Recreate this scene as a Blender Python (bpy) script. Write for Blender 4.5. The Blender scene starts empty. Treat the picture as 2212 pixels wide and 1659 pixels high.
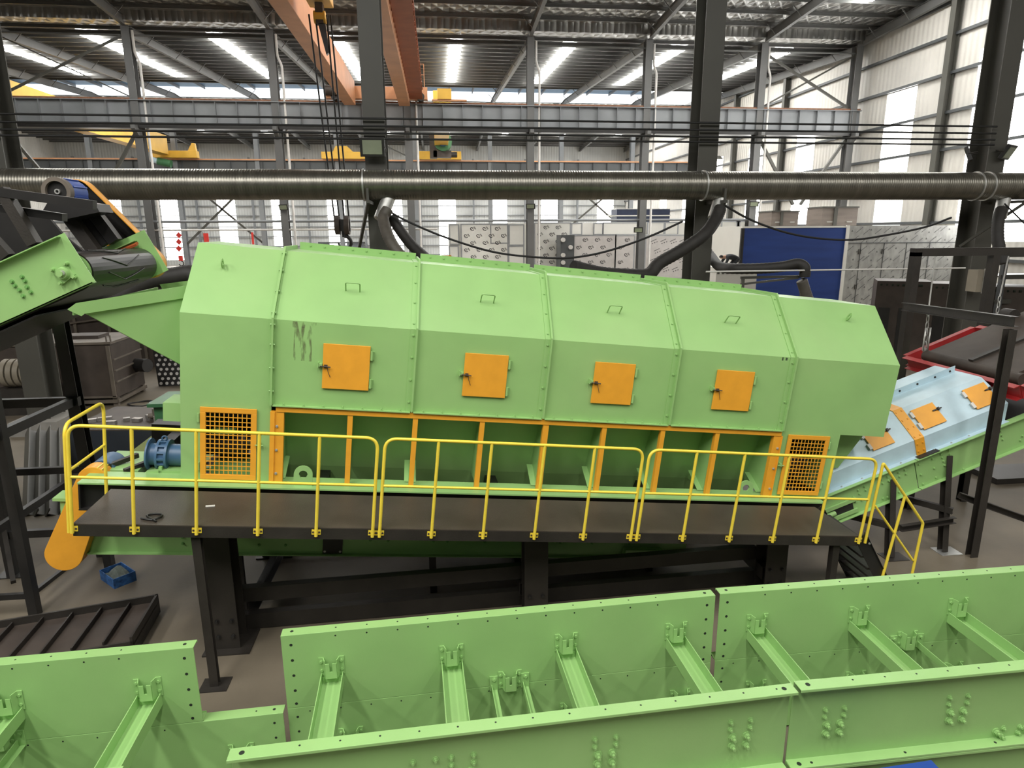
import bpy, math, random
from mathutils import Vector, Matrix
random.seed(7)
S = bpy.context.scene
COL = S.collection
V3 = Vector

# ------------------------------------------------------------------ camera
CAM_Z = 5.23
FPX, CX, CY = 1400.0, 1106.0, 829.5            # focal length and centre for a 2212 x 1659 frame
AX = V3((0.99376677, -0.03072363, 0.10716188))  # world axes seen in the camera (right, down, forward)
AY = V3((-0.11134841, -0.22701175, 0.96750566))
AZ = V3((-0.00539828, -0.97340728, -0.22901776))
cam_d = bpy.data.cameras.new('camera'); cam = bpy.data.objects.new('camera', cam_d); COL.objects.link(cam)
cam_d.sensor_fit = 'HORIZONTAL'; cam_d.sensor_width = 36.0
cam_d.lens = 36.0*FPX/2212.0
cam_d.clip_end = 600
right = V3((AX[0], AY[0], AZ[0])); up = -V3((AX[1], AY[1], AZ[1])); back = -V3((AX[2], AY[2], AZ[2]))
right.normalize(); back = (back - right*back.dot(right)).normalized(); up = back.cross(right)
cam.matrix_world = Matrix(((right[0], up[0], back[0], 0), (right[1], up[1], back[1], 0), (right[2], up[2], back[2], CAM_Z), (0, 0, 0, 1)))
S.camera = cam
CAMP = V3((0, 0, CAM_Z))

# survey helpers: where a sight line meets a wall, the floor or a machine face
def ray(px, py):
    c = V3(((px-CX)/FPX, (py-CY)/FPX, 1.0)); return V3((AX.dot(c), AY.dot(c), AZ.dot(c)))
def atY(px, py, Y): d = ray(px, py); return CAMP + d*(Y/d.y)
def atX(px, py, X): d = ray(px, py); return CAMP + d*(X/d.x)
def atZ(px, py, Z): d = ray(px, py); return CAMP + d*((Z-CAM_Z)/d.z)
def atP(px, py, P, n): d = ray(px, py); return CAMP + d*((P-CAMP).dot(n)/d.dot(n))

# ------------------------------------------------------------------ view, sky
S.view_settings.view_transform = 'Standard'; S.view_settings.look = 'None'
S.view_settings.gamma = 1.0; S.view_settings.use_curve_mapping = False
S.view_settings.exposure = 0.0
S.cycles.use_denoising = True
S.cycles.max_bounces = 6; S.cycles.diffuse_bounces = 4; S.cycles.glossy_bounces = 3
S.cycles.sample_clamp_indirect = 6.0
w = bpy.data.worlds.new('overcast_sky'); S.world = w; w.use_nodes = True
wb = w.node_tree.nodes['Background']; wb.inputs[0].default_value = (0.93, 0.97, 1.0, 1); wb.inputs[1].default_value = 2.5

# daylight through the near-bay roof lights (strip skylights above and behind the camera)
def strip_light(x, y0, y1, z, wdt, power):
    ld = bpy.data.lights.new('near_bay_skylight', 'AREA'); ld.shape = 'RECTANGLE'
    ld.size = wdt; ld.size_y = y1-y0; ld.energy = power; ld.color = (1.0, 0.98, 0.94)
    o = bpy.data.objects.new('near_bay_skylight', ld); o.location = (x, (y0+y1)/2, z); COL.objects.link(o)
for k in range(-3, 4):
    strip_light(1.85+9*k, -11, 4, 18.2, 1.3, 1820*(1.0, 1.3, 1.5, 1.05, .75, .7, .6)[k+3])

# ------------------------------------------------------------------ materials
def mat(name, col, rough=0.5, metal=0.0, var=0.08, scale=3.0, bump=0.0, bscale=60.0, spec=0.5, dirt=None, dirt_amt=0.0, stretch=(1, 1, 1)):
    m = bpy.data.materials.new(name); m.use_nodes = True
    nt = m.node_tree; N = nt.nodes; L = nt.links; b = N['Principled BSDF']
    b.inputs['Roughness'].default_value = rough; b.inputs['Metallic'].default_value = metal
    b.inputs['Specular IOR Level'].default_value = spec
    tc = N.new('ShaderNodeTexCoord'); mp = N.new('ShaderNodeMapping'); mp.inputs['Scale'].default_value = stretch
    L.new(tc.outputs['Object'], mp.inputs[0])
    nz = N.new('ShaderNodeTexNoise'); nz.inputs['Scale'].default_value = scale; nz.inputs['Detail'].default_value = 6
    L.new(mp.outputs[0], nz.inputs['Vector'])
    rp = N.new('ShaderNodeValToRGB'); rp.color_ramp.elements[0].position = 0.3; rp.color_ramp.elements[1].position = 0.7
    a = tuple(max(0, c*(1-var)) for c in col) + (1,); c2 = tuple(min(1, c*(1+var)) for c in col) + (1,)
    rp.color_ramp.elements[0].color = a; rp.color_ramp.elements[1].color = c2
    L.new(nz.outputs['Fac'], rp.inputs[0])
    out = rp.outputs[0]
    if dirt:
        n2 = N.new('ShaderNodeTexNoise'); n2.inputs['Scale'].default_value = scale*0.35; n2.inputs['Detail'].default_value = 8; n2.inputs['Roughness'].default_value = 0.65
        L.new(mp.outputs[0], n2.inputs['Vector'])
        r2 = N.new('ShaderNodeValToRGB'); r2.color_ramp.elements[0].position = 0.45; r2.color_ramp.elements[1].position = 0.75
        r2.color_ramp.elements[0].color = (0, 0, 0, 1); r2.color_ramp.elements[1].color = (dirt_amt,)*3 + (1,)
        L.new(n2.outputs['Fac'], r2.inputs[0])
        mx = N.new('ShaderNodeMixRGB'); L.new(r2.outputs[0], mx.inputs[0]); L.new(out, mx.inputs[1]); mx.inputs[2].default_value = tuple(dirt)+(1,)
        out = mx.outputs[0]
    L.new(out, b.inputs['Base Color'])
    if bump:
        n3 = N.new('ShaderNodeTexNoise'); n3.inputs['Scale'].default_value = bscale; n3.inputs['Detail'].default_value = 3
        L.new(mp.outputs[0], n3.inputs['Vector'])
        bp = N.new('ShaderNodeBump'); bp.inputs['Strength'].default_value = bump; bp.inputs['Distance'].default_value = 0.02
        L.new(n3.outputs['Fac'], bp.inputs['Height']); L.new(bp.outputs[0], b.inputs['Normal'])
    return m

M = {}
M['green'] = mat('green_paint', (0.285, 0.50, 0.175), 0.38, var=0.05, scale=1.6, bump=0.04, bscale=120, dirt=(0.36, 0.50, 0.22), dirt_amt=0.3)
M['green_dk'] = mat('green_paint_inner', (0.16, 0.36, 0.10), 0.5, var=0.1, scale=2.0)
M['green_motor'] = mat('motor_green_paint', (0.05, 0.16, 0.07), 0.45)
M['orange'] = mat('orange_paint', (0.80, 0.36, 0.03), 0.42, var=0.05, scale=6, bump=0.05, bscale=150)
M['yellow'] = mat('yellow_paint', (0.86, 0.66, 0.065), 0.35, var=0.05, scale=8)
M['crane_orange'] = mat('crane_orange_paint', (0.60, 0.29, 0.14), 0.5, var=0.1, scale=1.0)
M['crane_rust'] = mat('crane_walkway_red_brown', (0.30, 0.08, 0.02), 0.6, var=0.15, scale=1.5)
M['crane_yellow'] = mat('crane_yellow_paint', (0.72, 0.42, 0.05), 0.5, var=0.08, scale=1.0)
M['black'] = mat('black_steel', (0.016, 0.015, 0.014), 0.42, var=0.25, scale=3)
M['dark'] = mat('dark_steel', (0.026, 0.022, 0.018), 0.5, var=0.25, scale=2.5, bump=0.1, bscale=40)
M['deck'] = mat('walkway_plate', (0.060, 0.048, 0.038), 0.45, var=0.18, scale=1.5, bump=0.25, bscale=90, dirt=(0.11, 0.09, 0.07), dirt_amt=0.5)
M['grey'] = mat('grey_column_paint', (0.062, 0.060, 0.050), 0.5, var=0.1, scale=0.8)
M['grey_mid'] = mat('mid_grey_column_paint', (0.115, 0.115, 0.112), 0.5, var=0.1, scale=0.8)
M['grey_beam'] = mat('grey_beam_paint', (0.20, 0.21, 0.22), 0.5, var=0.15, scale=0.5)
M['grey_dk'] = mat('dark_grey_steel_paint', (0.07, 0.075, 0.078), 0.5, var=0.15, scale=0.6)
M['rail_rust'] = mat('rusty_rail_steel', (0.23, 0.10, 0.05), 0.6, var=0.3, scale=4)
M['duct'] = mat('galvanised_duct', (0.22, 0.21, 0.18), 0.30, metal=0.85, var=0.15, scale=1.0, bump=0.15, bscale=9, stretch=(7, 0.5, 0.5))
M['galv'] = mat('galvanised_steel', (0.5, 0.5, 0.48), 0.4, metal=0.7, var=0.15, scale=6)
M['hose'] = mat('black_flexible_hose', (0.020, 0.018, 0.016), 0.65, var=0.2, scale=8)
M['cable'] = mat('black_cable', (0.01, 0.01, 0.01), 0.6)
M['rubber'] = mat('black_rubber_belt', (0.009, 0.0085, 0.008), 0.32, var=0.3, scale=2)
M['blue'] = mat('blue_machine_paint', (0.055, 0.12, 0.22), 0.42, var=0.12, scale=5)
M['blue_bright'] = mat('bright_blue_paint', (0.02, 0.07, 0.32), 0.45, var=0.1)
M['blue_wall'] = mat('blue_sheet', (0.022, 0.050, 0.20), 0.6, spec=0.25, var=0.12, scale=0.9, stretch=(0.4, 1, 3))
M['navy'] = mat('navy_edge', (0.02, 0.03, 0.07), 0.5)
M['pale_blue'] = mat('pale_blue_paint', (0.50, 0.66, 0.74), 0.4, var=0.08, scale=3, dirt=(0.35, 0.42, 0.45), dirt_amt=0.4)
M['red'] = mat('red_paint', (0.34, 0.018, 0.02), 0.45, var=0.12, scale=3)
M['brown'] = mat('rust_brown_steel', (0.052, 0.039, 0.031), 0.6, var=0.25, scale=2, dirt=(0.10, 0.078, 0.058), dirt_amt=0.35)
M['brown_lt'] = mat('weathered_steel_edge', (0.13, 0.108, 0.085), 0.6, var=0.25, scale=2)
M['white'] = mat('white_panel', (0.72, 0.71, 0.66), 0.5, var=0.03, scale=1)
M['film'] = mat('film_covered_panel', (0.52, 0.49, 0.47), 0.4, var=0.06, scale=2)
M['film_grey'] = mat('grey_film_covered_panel', (0.33, 0.33, 0.31), 0.4, var=0.22, scale=2.2, stretch=(1.6, 1, 0.8))
M['print'] = mat('dark_film_print', (0.05, 0.05, 0.05), 0.6)
M['alu'] = mat('aluminium_frame', (0.33, 0.34, 0.35), 0.4, metal=0.4)
M['lens'] = mat('lamp_glass', (0.24, 0.27, 0.19), 0.25)
M['pipe_white'] = mat('white_plastic_pipe', (0.62, 0.60, 0.57), 0.5)
M['concrete'] = mat('concrete_block', (0.22, 0.21, 0.19), 0.8, var=0.15, scale=3)
M['cooler'] = mat('brown_grey_cooler_casing', (0.16, 0.13, 0.11), 0.6, var=0.15, scale=2, bump=0.3, bscale=30, stretch=(0.3, 0.3, 3))
M['rag'] = mat('grey_green_cloth', (0.13, 0.15, 0.13), 0.9, var=0.3, scale=10)
M['box_blue'] = mat('printed_blue_cardboard', (0.03, 0.11, 0.30), 0.6, var=0.6, scale=14)
M['scrap'] = mat('bright_metal_offcut', (0.45, 0.43, 0.42), 0.35, metal=0.8, var=0.3, scale=10)
M['shutter'] = mat('grey_roller_shutter', (0.15, 0.16, 0.18), 0.5)
M['zinc'] = mat('zinc_bolt', (0.55, 0.55, 0.52), 0.35, metal=0.6)
M['hole'] = mat('dark_bolt_hole', (0.012, 0.02, 0.01), 0.8)
M['canopy_blue'] = mat('blue_translucent_sheet', (0.25, 0.42, 0.62), 0.5)
M['lime_box'] = mat('pale_lime_paint', (0.45, 0.52, 0.22), 0.5)
M['cream'] = mat('cream_enamel', (0.24, 0.21, 0.16), 0.5)
M['signal_red'] = mat('signal_red', (0.6, 0.04, 0.03), 0.5)

def emis(name, col, st):
    m = bpy.data.materials.new(name); m.use_nodes = True; nt = m.node_tree
    b = nt.nodes['Principled BSDF']; b.inputs['Base Color'].default_value = (0.8, 0.8, 0.8, 1)
    b.inputs['Emission Color'].default_value = tuple(col)+(1,); b.inputs['Emission Strength'].default_value = st
    return m
M['daylight'] = emis('daylit_translucent_panel', (1.0, 0.99, 0.96), 11.0)
M['rooflight'] = emis('daylit_roof_strip', (1.0, 0.99, 0.95), 36.0)
M['daylight_soft'] = emis('daylit_milky_panel', (0.92, 0.97, 0.95), 0.85)
M['lamp_on'] = emis('lit_lamp', (1.0, 0.98, 0.92), 12.0)

def sheet_mat(name, col, axis, pitch, rough=0.5, metal=0.0, strength=0.6):
    """profiled metal sheet: ribs repeat along one axis"""
    m = mat(name, col, rough, metal, var=0.07, scale=0.5)
    nt = m.node_tree; N = nt.nodes; L = nt.links; b = N['Principled BSDF']
    tc = N.new('ShaderNodeTexCoord'); wv = N.new('ShaderNodeTexWave'); wv.wave_type = 'BANDS'
    wv.bands_direction = axis; wv.inputs['Scale'].default_value = 2*math.pi/pitch/20.0*1.0
    L.new(tc.outputs['Object'], wv.inputs['Vector'])
    bp = N.new('ShaderNodeBump'); bp.inputs['Strength'].default_value = strength; bp.inputs['Distance'].default_value = 0.05
    L.new(wv.outputs['Fac'], bp.inputs['Height']); L.new(bp.outputs[0], b.inputs['Normal'])
    return m
M['clad_x'] = sheet_mat('profiled_cladding_back', (0.52, 0.53, 0.52), 'X', 0.45)
M['clad_y'] = sheet_mat('profiled_cladding_side', (0.53, 0.51, 0.47), 'Y', 0.45)

def foil_mat():
    m = mat('foil_faced_roof_insulation', (0.36, 0.355, 0.34), 0.34, metal=0.8, var=0.25, scale=0.6)
    nt = m.node_tree; N = nt.nodes; L = nt.links; b = N['Principled BSDF']
    tc = N.new('ShaderNodeTexCoord'); hs = None
    for sx, sy in ((1, 1), (1, -1)):
        mp = N.new('ShaderNodeMapping'); mp.inputs['Rotation'].default_value = (0, 0, sy*0.6)
        L.new(tc.outputs['Object'], mp.inputs[0])
        wv = N.new('ShaderNodeTexWave'); wv.inputs['Scale'].default_value = 0.45; wv.inputs['Distortion'].default_value = 1.2; wv.inputs['Detail'].default_value = 2
        L.new(mp.outputs[0], wv.inputs['Vector'])
        if hs is None: hs = wv.outputs['Fac']
        else:
            mm = N.new('ShaderNodeMath'); mm.operation = 'MAXIMUM'; L.new(hs, mm.inputs[0]); L.new(wv.outputs['Fac'], mm.inputs[1]); hs = mm.outputs[0]
    bp = N.new('ShaderNodeBump'); bp.inputs['Strength'].default_value = 0.9; bp.inputs['Distance'].default_value = 0.12
    L.new(hs, bp.inputs['Height']); L.new(bp.outputs[0], b.inputs['Normal'])
    return m
M['foil'] = foil_mat()
M['floor'] = mat('dusty_concrete_floor', (0.150, 0.125, 0.088), 0.62, var=0.16, scale=0.7, bump=0.08, bscale=20, dirt=(0.085, 0.068, 0.056), dirt_amt=0.7)

# ------------------------------------------------------------------ mesh builder
class MB:
    def __init__(s): s.v = []; s.f = []; s.sm = []
    def add(s, vs, fs, smooth=False):
        o = len(s.v); s.v += [V3(p) for p in vs]
        for f in fs: s.f.append(tuple(i+o for i in f)); s.sm.append(smooth)
        return s
    def box(s, c, sz, ax=None):
        c = V3(c); ax = ax or (V3((1, 0, 0)), V3((0, 1, 0)), V3((0, 0, 1)))
        h = [ax[i]*(sz[i]/2) for i in range(3)]
        vs = [c + h[0]*a + h[1]*b + h[2]*d for d in (-1, 1) for b in (-1, 1) for a in (-1, 1)]
        return s.add(vs, [(0, 2, 3, 1), (4, 5, 7, 6), (0, 1, 5, 4), (2, 6, 7, 3), (0, 4, 6, 2), (1, 3, 7, 5)])
    def mm(s, x0, x1, y0, y1, z0, z1): return s.box(((x0+x1)/2, (y0+y1)/2, (z0+z1)/2), (abs(x1-x0), abs(y1-y0), abs(z1-z0)))
    def frame(s, p0, p1, upv):
        d = (V3(p1)-V3(p0)).normalized(); u = V3(upv)
        sd = d.cross(u)
        if sd.length < 1e-4: sd = d.cross(V3((0, 1, 0)))
        sd.normalize(); u = sd.cross(d); return d, sd, u
    def sect(s, p0, p1, prof, upv=(0, 0, 1)):
        """extrude a 2D outline (side, up) from p0 to p1"""
        p0, p1 = V3(p0), V3(p1); d, sd, u = s.frame(p0, p1, upv); n = len(prof)
        vs = [p0 + sd*a + u*b for a, b in prof] + [p1 + sd*a + u*b for a, b in prof]
        fs = [(i, (i+1) % n, n+(i+1) % n, n+i) for i in range(n)] + [tuple(range(n))[::-1], tuple(range(n, 2*n))]
        return s.add(vs, fs)
    def bar(s, p0, p1, w, h, upv=(0, 0, 1)):
        return s.sect(p0, p1, [(-w/2, -h/2), (w/2, -h/2), (w/2, h/2), (-w/2, h/2)], upv)
    def ibeam(s, p0, p1, w, h, tf=.02, tw=.014, upv=(0, 0, 1)):
        a, b = w/2, h/2; t = tw/2
        return s.sect(p0, p1, [(-a, -b), (a, -b), (a, -b+tf), (t, -b+tf), (t, b-tf), (a, b-tf), (a, b), (-a, b), (-a, b-tf), (-t, b-tf), (-t, -b+tf), (-a, -b+tf)], upv)
    def chan(s, p0, p1, w, h, t=.012, upv=(0, 0, 1)):
        """channel: web of height h at side 0, flanges reaching to side w (sign gives the side)"""
        q = t if w > 0 else -t; b = h/2
        return s.sect(p0, p1, [(0, -b), (w, -b), (w, -b+t), (q, -b+t), (q, b-t), (w, b-t), (w, b), (0, b)], upv)
    def prism(s, poly, vec):
        vec = V3(vec); n = len(poly); ps = [V3(p) for p in poly]
        vs = ps + [p+vec for p in ps]
        fs = [(i, (i+1) % n, n+(i+1) % n, n+i) for i in range(n)] + [tuple(range(n))[::-1], tuple(range(n, 2*n))]
        return s.add(vs, fs)
    def face(s, poly): return s.add(poly, [tuple(range(len(poly)))])
    def cyl(s, p0, p1, r0, r1=None, n=18, cap=True, smooth=True):
        r1 = r0 if r1 is None else r1; p0, p1 = V3(p0), V3(p1); d, sd, u = s.frame(p0, p1, (0, 0, 1) if abs((p1-p0).normalized().z) < .95 else (0, 1, 0))
        ring = [(math.cos(2*math.pi*i/n), math.sin(2*math.pi*i/n)) for i in range(n)]
        vs = [p0 + sd*(a*r0) + u*(b*r0) for a, b in ring] + [p1 + sd*(a*r1) + u*(b*r1) for a, b in ring]
        s.add(vs, [(i, (i+1) % n, n+(i+1) % n, n+i) for i in range(n)], smooth)
        if cap: s.add(vs[:n], [tuple(range(n))[::-1]]); s.add(vs[n:], [tuple(range(n))])
        return s
    def pipe(s, p0, p1, ro, ri, n=24):
        p0, p1 = V3(p0), V3(p1); d, sd, u = s.frame(p0, p1, (0, 0, 1) if abs((p1-p0).normalized().z) < .95 else (0, 1, 0))
        vs = []
        for p in (p0, p1):
            for r in (ro, ri):
                vs += [p + sd*(r*math.cos(2*math.pi*i/n)) + u*(r*math.sin(2*math.pi*i/n)) for i in range(n)]
        o = lambda k, i: k*n + i % n
        s.add(vs, [(o(0, i), o(0, i+1), o(2, i+1), o(2, i)) for i in range(n)], True)
        s.add(vs, [(o(1, i+1), o(1, i), o(3, i), o(3, i+1)) for i in range(n)], True)
        s.add(vs, [(o(0, i+1), o(0, i), o(1, i), o(1, i+1)) for i in range(n)] + [(o(2, i), o(2, i+1), o(3, i+1), o(3, i)) for i in range(n)])
        return s
    def tube(s, pts, r, n=10, closed=False, rf=None):
        ps = [V3(p) for p in pts]; m = len(ps); rings = []
        d0 = (ps[1]-ps[0]).normalized(); ref = V3((0, 0, 1)) if abs(d0.z) < .9 else V3((1, 0, 0))
        u = (ref - d0*ref.dot(d0)).normalized()
        for i, p in enumerate(ps):
            a = ps[i-1] if (i > 0 or closed) else p; b = ps[(i+1) % m] if (i < m-1 or closed) else p
            d = (b-a).normalized(); u = (u - d*u.dot(d)).normalized(); sd = d.cross(u)
            rr = rf(i) if rf else r
            rings.append([p + (sd*math.cos(2*math.pi*k/n) + u*math.sin(2*math.pi*k/n))*rr for k in range(n)])
        vs = [q for g in rings for q in g]; fs = []
        for i in range(m if closed else m-1):
            j = (i+1) % m
            for k in range(n): fs.append((i*n+k, i*n+(k+1) % n, j*n+(k+1) % n, j*n+k))
        s.add(vs, fs, True)
        if not closed: s.add(rings[0], [tuple(range(n))[::-1]]); s.add(rings[-1], [tuple(range(n))])
        return s
    def bolt(s, p, nrm, r=.016, h=.014, washer=True):
        p, nrm = V3(p), V3(nrm).normalized()
        if washer: s.cyl(p, p+nrm*h*.25, r*1.45, n=10, smooth=False)
        return s.cyl(p, p+nrm*h, r, n=6, smooth=False)
    def mesh(s, name):
        me = bpy.data.meshes.new(name); me.from_pydata([tuple(p) for p in s.v], [], s.f)
        for p, q in zip(me.polygons, s.sm): p.use_smooth = q
        me.update(); return me
    def build(s, name, m, parent=None, label=None, cat=None, group=None, kind=None, bevel=0, fix=True):
        me = s.mesh(name)
        if fix:
            import bmesh
            bm = bmesh.new(); bm.from_mesh(me); bmesh.ops.recalc_face_normals(bm, faces=bm.faces); bm.to_mesh(me); bm.free()
        me.materials.append(M[m] if isinstance(m, str) else m)
        o = bpy.data.objects.new(name, me); COL.objects.link(o)
        if parent is not None: o.parent = parent
        if bevel:
            b = o.modifiers.new('edge', 'BEVEL'); b.width = bevel; b.segments = 2; b.limit_method = 'ANGLE'; b.angle_limit = math.radians(40)
        return tag(o, label, cat, group, kind)
def tag(o, label=None, cat=None, group=None, kind=None):
    for k, q in (('label', label), ('category', cat), ('group', group), ('kind', kind)):
        if q: o[k] = q
    return o
def thing(name, label, cat, group=None, mtx=None, kind=None):
    o = bpy.data.objects.new(name, None); COL.objects.link(o)
    if mtx is not None: o.matrix_world = mtx
    return tag(o, label, cat, group, kind)
def copy_tree(o, parent=None):
    c = o.copy(); COL.objects.link(c)
    if parent is not None: c.parent = parent
    for ch in list(o.children): copy_tree(ch, c)
    return c
def fillet(pts, r, n=6):
    ps = [V3(p) for p in pts]; out = [ps[0]]
    for i in range(1, len(ps)-1):
        a, b, c = ps[i-1], ps[i], ps[i+1]; d0 = (a-b); d1 = (c-b); q = min(r, d0.length*.49, d1.length*.49)
        p0 = b + d0.normalized()*q; p1 = b + d1.normalized()*q
        for k in range(n+1):
            t = k/n; out.append(p0*(1-t)**2 + b*(2*t*(1-t)) + p1*t*t)
    out.append(ps[-1]); return out
def spline(pts, n=8):
    ps = [V3(p) for p in pts]; ps = [ps[0]*2-ps[1]] + ps + [ps[-1]*2-ps[-2]]; out = []
    for i in range(1, len(ps)-2):
        p0, p1, p2, p3 = ps[i-1:i+3]
        for k in range(n):
            t = k/n; out.append(.5*((2*p1) + (p2-p0)*t + (2*p0-5*p1+4*p2-p3)*t*t + (3*p1-p0-3*p2+p3)*t**3))
    out.append(ps[-2]); return out
# ================================================================== THE HALL
R1Y, R2Y, R3Y, BACKY, WALLX = 18.45, 50.85, 83.25, 116.0, 33.2
R1X = [-10.8, -1.54, 7.46, 16.15]
R2X = [-38.3, -29.4, -20.5, -11.1, -1.9, 7.1, 15.9, 24.8, 32.4]
R3X = [-39.3, -30.0, -20.8, -11.6, -2.4, 6.66, 15.5, 24.5, 32.4]
def zroof(y):
    if y < 18.45: return 21.6 - .057*(18.45-y)
    if y <= 50.85: return 19.75 + .057*(50.85-y)
    if y <= 83.25: return 19.25 + .057*(y-50.85)
    return 21.1 - .05*(y-83.25)
ORDER = ['first', 'second', 'third', 'fourth', 'fifth', 'sixth', 'seventh', 'eighth', 'ninth', 'tenth', 'eleventh', 'twelfth', 'thirteenth']

MB().mm(-60, 40, -14, 118, -.3, 0).build('floor', 'floor', kind='structure')

# roof: sheets, purlins, rafters with their fly braces
def slab(y0, y1, x0=-60, x1=33.4):
    z0, z1 = zroof(y0+.001), zroof(y1-.001)
    return MB().prism([(x0, y0, z0), (x0, y1, z1), (x0, y1, z1+.08), (x0, y0, z0+.08)], (x1-x0, 0, 0))
M['gutter'] = mat('pale_gutter_steel', (0.42, 0.40, 0.36), 0.5, metal=0.2)
ceil = thing('ceiling', None, None, kind='structure')
for y0, y1 in ((-14, 18.45), (18.45, 50.4), (51.3, 76.5), (86.5, 118)):
    slab(y0, y1).build('roof_sheet', 'foil', ceil)
MB().mm(-60, 33.4, 50.3, 51.4, 19.15, 19.2).mm(-60, 33.4, 50.3, 50.36, 19.2, 19.85).mm(-60, 33.4, 51.34, 51.4, 19.2, 19.35).build('valley_gutter', 'foil', ceil)
MB().mm(-60, 33.4, -14.2, -14, 0, 21).build('wall_front', 'grey_dk', kind='structure')  # unseen end wall, added to keep sky out; dark tone cuts bounce
MB().mm(-60.2, -60, -14, 118, 0, 22).build('wall_left', 'clad_y', kind='structure')  # added to close the side against open sky light
def purlin(y):
    z = zroof(y)-.02
    h = .12
    z += .13-h
    MB().sect((-60, y, z-.13), (33.2, y, z-.13), [(-.04, -h), (.05, -h), (.05, -h+.03), (-.03, -h+.015), (-.03, h-.015), (.05, h-.015), (.05, h), (-.04, h)]).build('purlin', 'galv_dull', ceil)
M['galv_dull'] = mat('purlin_grey', (0.13, 0.13, 0.125), 0.45, metal=0.2, var=0.1, scale=0.4)
for y in [38.2, 40.4, 42.6, 44.8, 47.0, 49.2] + [52.3+1.55*i for i in range(16)] + [89.4+1.7*i for i in range(16)]: purlin(y)
def rafter(x, y0, y1, braces=True):
    z0, z1 = zroof(y0+.001)-.30, zroof(y1-.001)-.30
    h0, h1 = .62, .62
    r = MB()
    p0, p1 = V3((x, y0, z0-h0/2)), V3((x, y1, z1-h1/2))
    r.ibeam(p0, p1, .26, h0, .025, .02)
    o = r.build('rafter', 'grey_mid', ceil)
    if braces:
        n = 6
        for i in range(n):
            y = y0 + (y1-y0)*(i+.5)/n; z = zroof(y)
            for sx in ((1,) if x < 0 else (-1,)):
                MB().bar((x+.1*sx, y, z-.90), (x+.75*sx, y, z-.22), .05, .05).build('fly_brace', 'galv_dull', o)
    return o
for x in R2X[:-1]:
    rafter(x, 51.1, 83.25)
    rafter(x, 83.25, 116, braces=False)
for x in R2X[2:-1]:
    rafter(x, 30, 50.6)
rafter(32.6, 30, 50.6); rafter(32.6, 51.1, 83.25); rafter(32.6, 83.25, 116, braces=False)
# ridge ventilator seen through the gap in the roof
vent = thing('ridge_ventilator', 'blue ribbed ridge ventilator hood over the bright slot in the far roof', 'roof ventilator')
MB().prism([(-60, 77.2, 22.6), (-60, 90.5, 22.9), (-60, 90.5, 22.98), (-60, 77.2, 22.68)], (88.0, 0, 0)).build('hood_sheet', 'canopy_blue', vent)
MB().prism([(-60, 77.2, 21.25), (-60, 77.26, 21.25), (-60, 77.26, 22.62), (-60, 77.2, 22.62)], (88.0, 0, 0)).build('drop_sheet', 'canopy_blue', vent)
for i in range(30):
    x = -58+i*3.0
    MB().bar((x, 77.1, 22.5), (x, 90, 22.7), .12, .3).build('rib', 'grey_beam', vent)

# roof lights (translucent strips set in the sheets) – glowing with daylight
nw = [0]
def window(mb, m='daylight', par=None):
    nw[0] += 1
    return mb.build('window_%d' % nw[0], m, kind='structure')
for k in range(-5, 4):
    x = 1.85+8.9*k
    for y0, y1 in ((54.2, 72.6), (89.5, 106)):
        z0, z1 = zroof(y0)-.05, zroof(y1)-.05
        window(MB().prism([(x-.45, y0, z0-.17), (x+.45, y0, z0-.17), (x+.45, y0, z0+.04), (x-.45, y0, z0+.04)], (0, y1-y0, z1-z0)), 'rooflight')
    for y0, y1 in ((30, 44.5),):
        if k < -3: continue
        z0, z1 = zroof(y0)-.05, zroof(y1)-.05
        window(MB().prism([(x-.45, y0, z0-.17), (x+.45, y0, z0-.17), (x+.45, y0, z0+.04), (x-.45, y0, z0+.04)], (0, y1-y0, z1-z0)), 'rooflight')

# back wall with tall translucent windows
BW = [-52.6, -43.6, -34.7, -26.0, -16.9, -7.3, 1.8, 10.7, 19.6, 29.6]
wb_ = MB(); zb = 19.45
xs = [-62] + sum([[x-1.45, x+1.45] for x in BW], []) + [33.4]
for i in range(0, len(xs), 2): wb_.mm(xs[i], xs[i+1], BACKY, BACKY+.1, 0, zb)
for x in BW: wb_.mm(x-1.45, x+1.45, BACKY, BACKY+.1, 10.6, zb); wb_.mm(x-1.45, x+1.45, BACKY, BACKY+.1, 0, .9)
wb_.build('wall_back', 'clad_x', kind='structure')
for x in BW:
    o = window(MB().mm(x-1.45, x+1.45, BACKY+.02, BACKY+.06, .9, 10.6))
    for z in (2.9, 4.6): MB().mm(x-1.45, x+1.45, BACKY-.06, BACKY+.02, z-.05, z+.05).build('glazing_bar', 'grey_dk', o)
nt_ = [0]
def trim(mb, m='grey_dk'):
    nt_[0] += 1; return mb.build('trim_%d' % nt_[0], m, kind='structure')
for z in (1.4, 3.0, 4.6, 6.2, 8.0, 9.6, 11.4, 13.4): trim(MB().mm(-62, 33.2, BACKY-.35, BACKY-.2, z-.07, z+.07), 'grey_beam')
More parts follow.
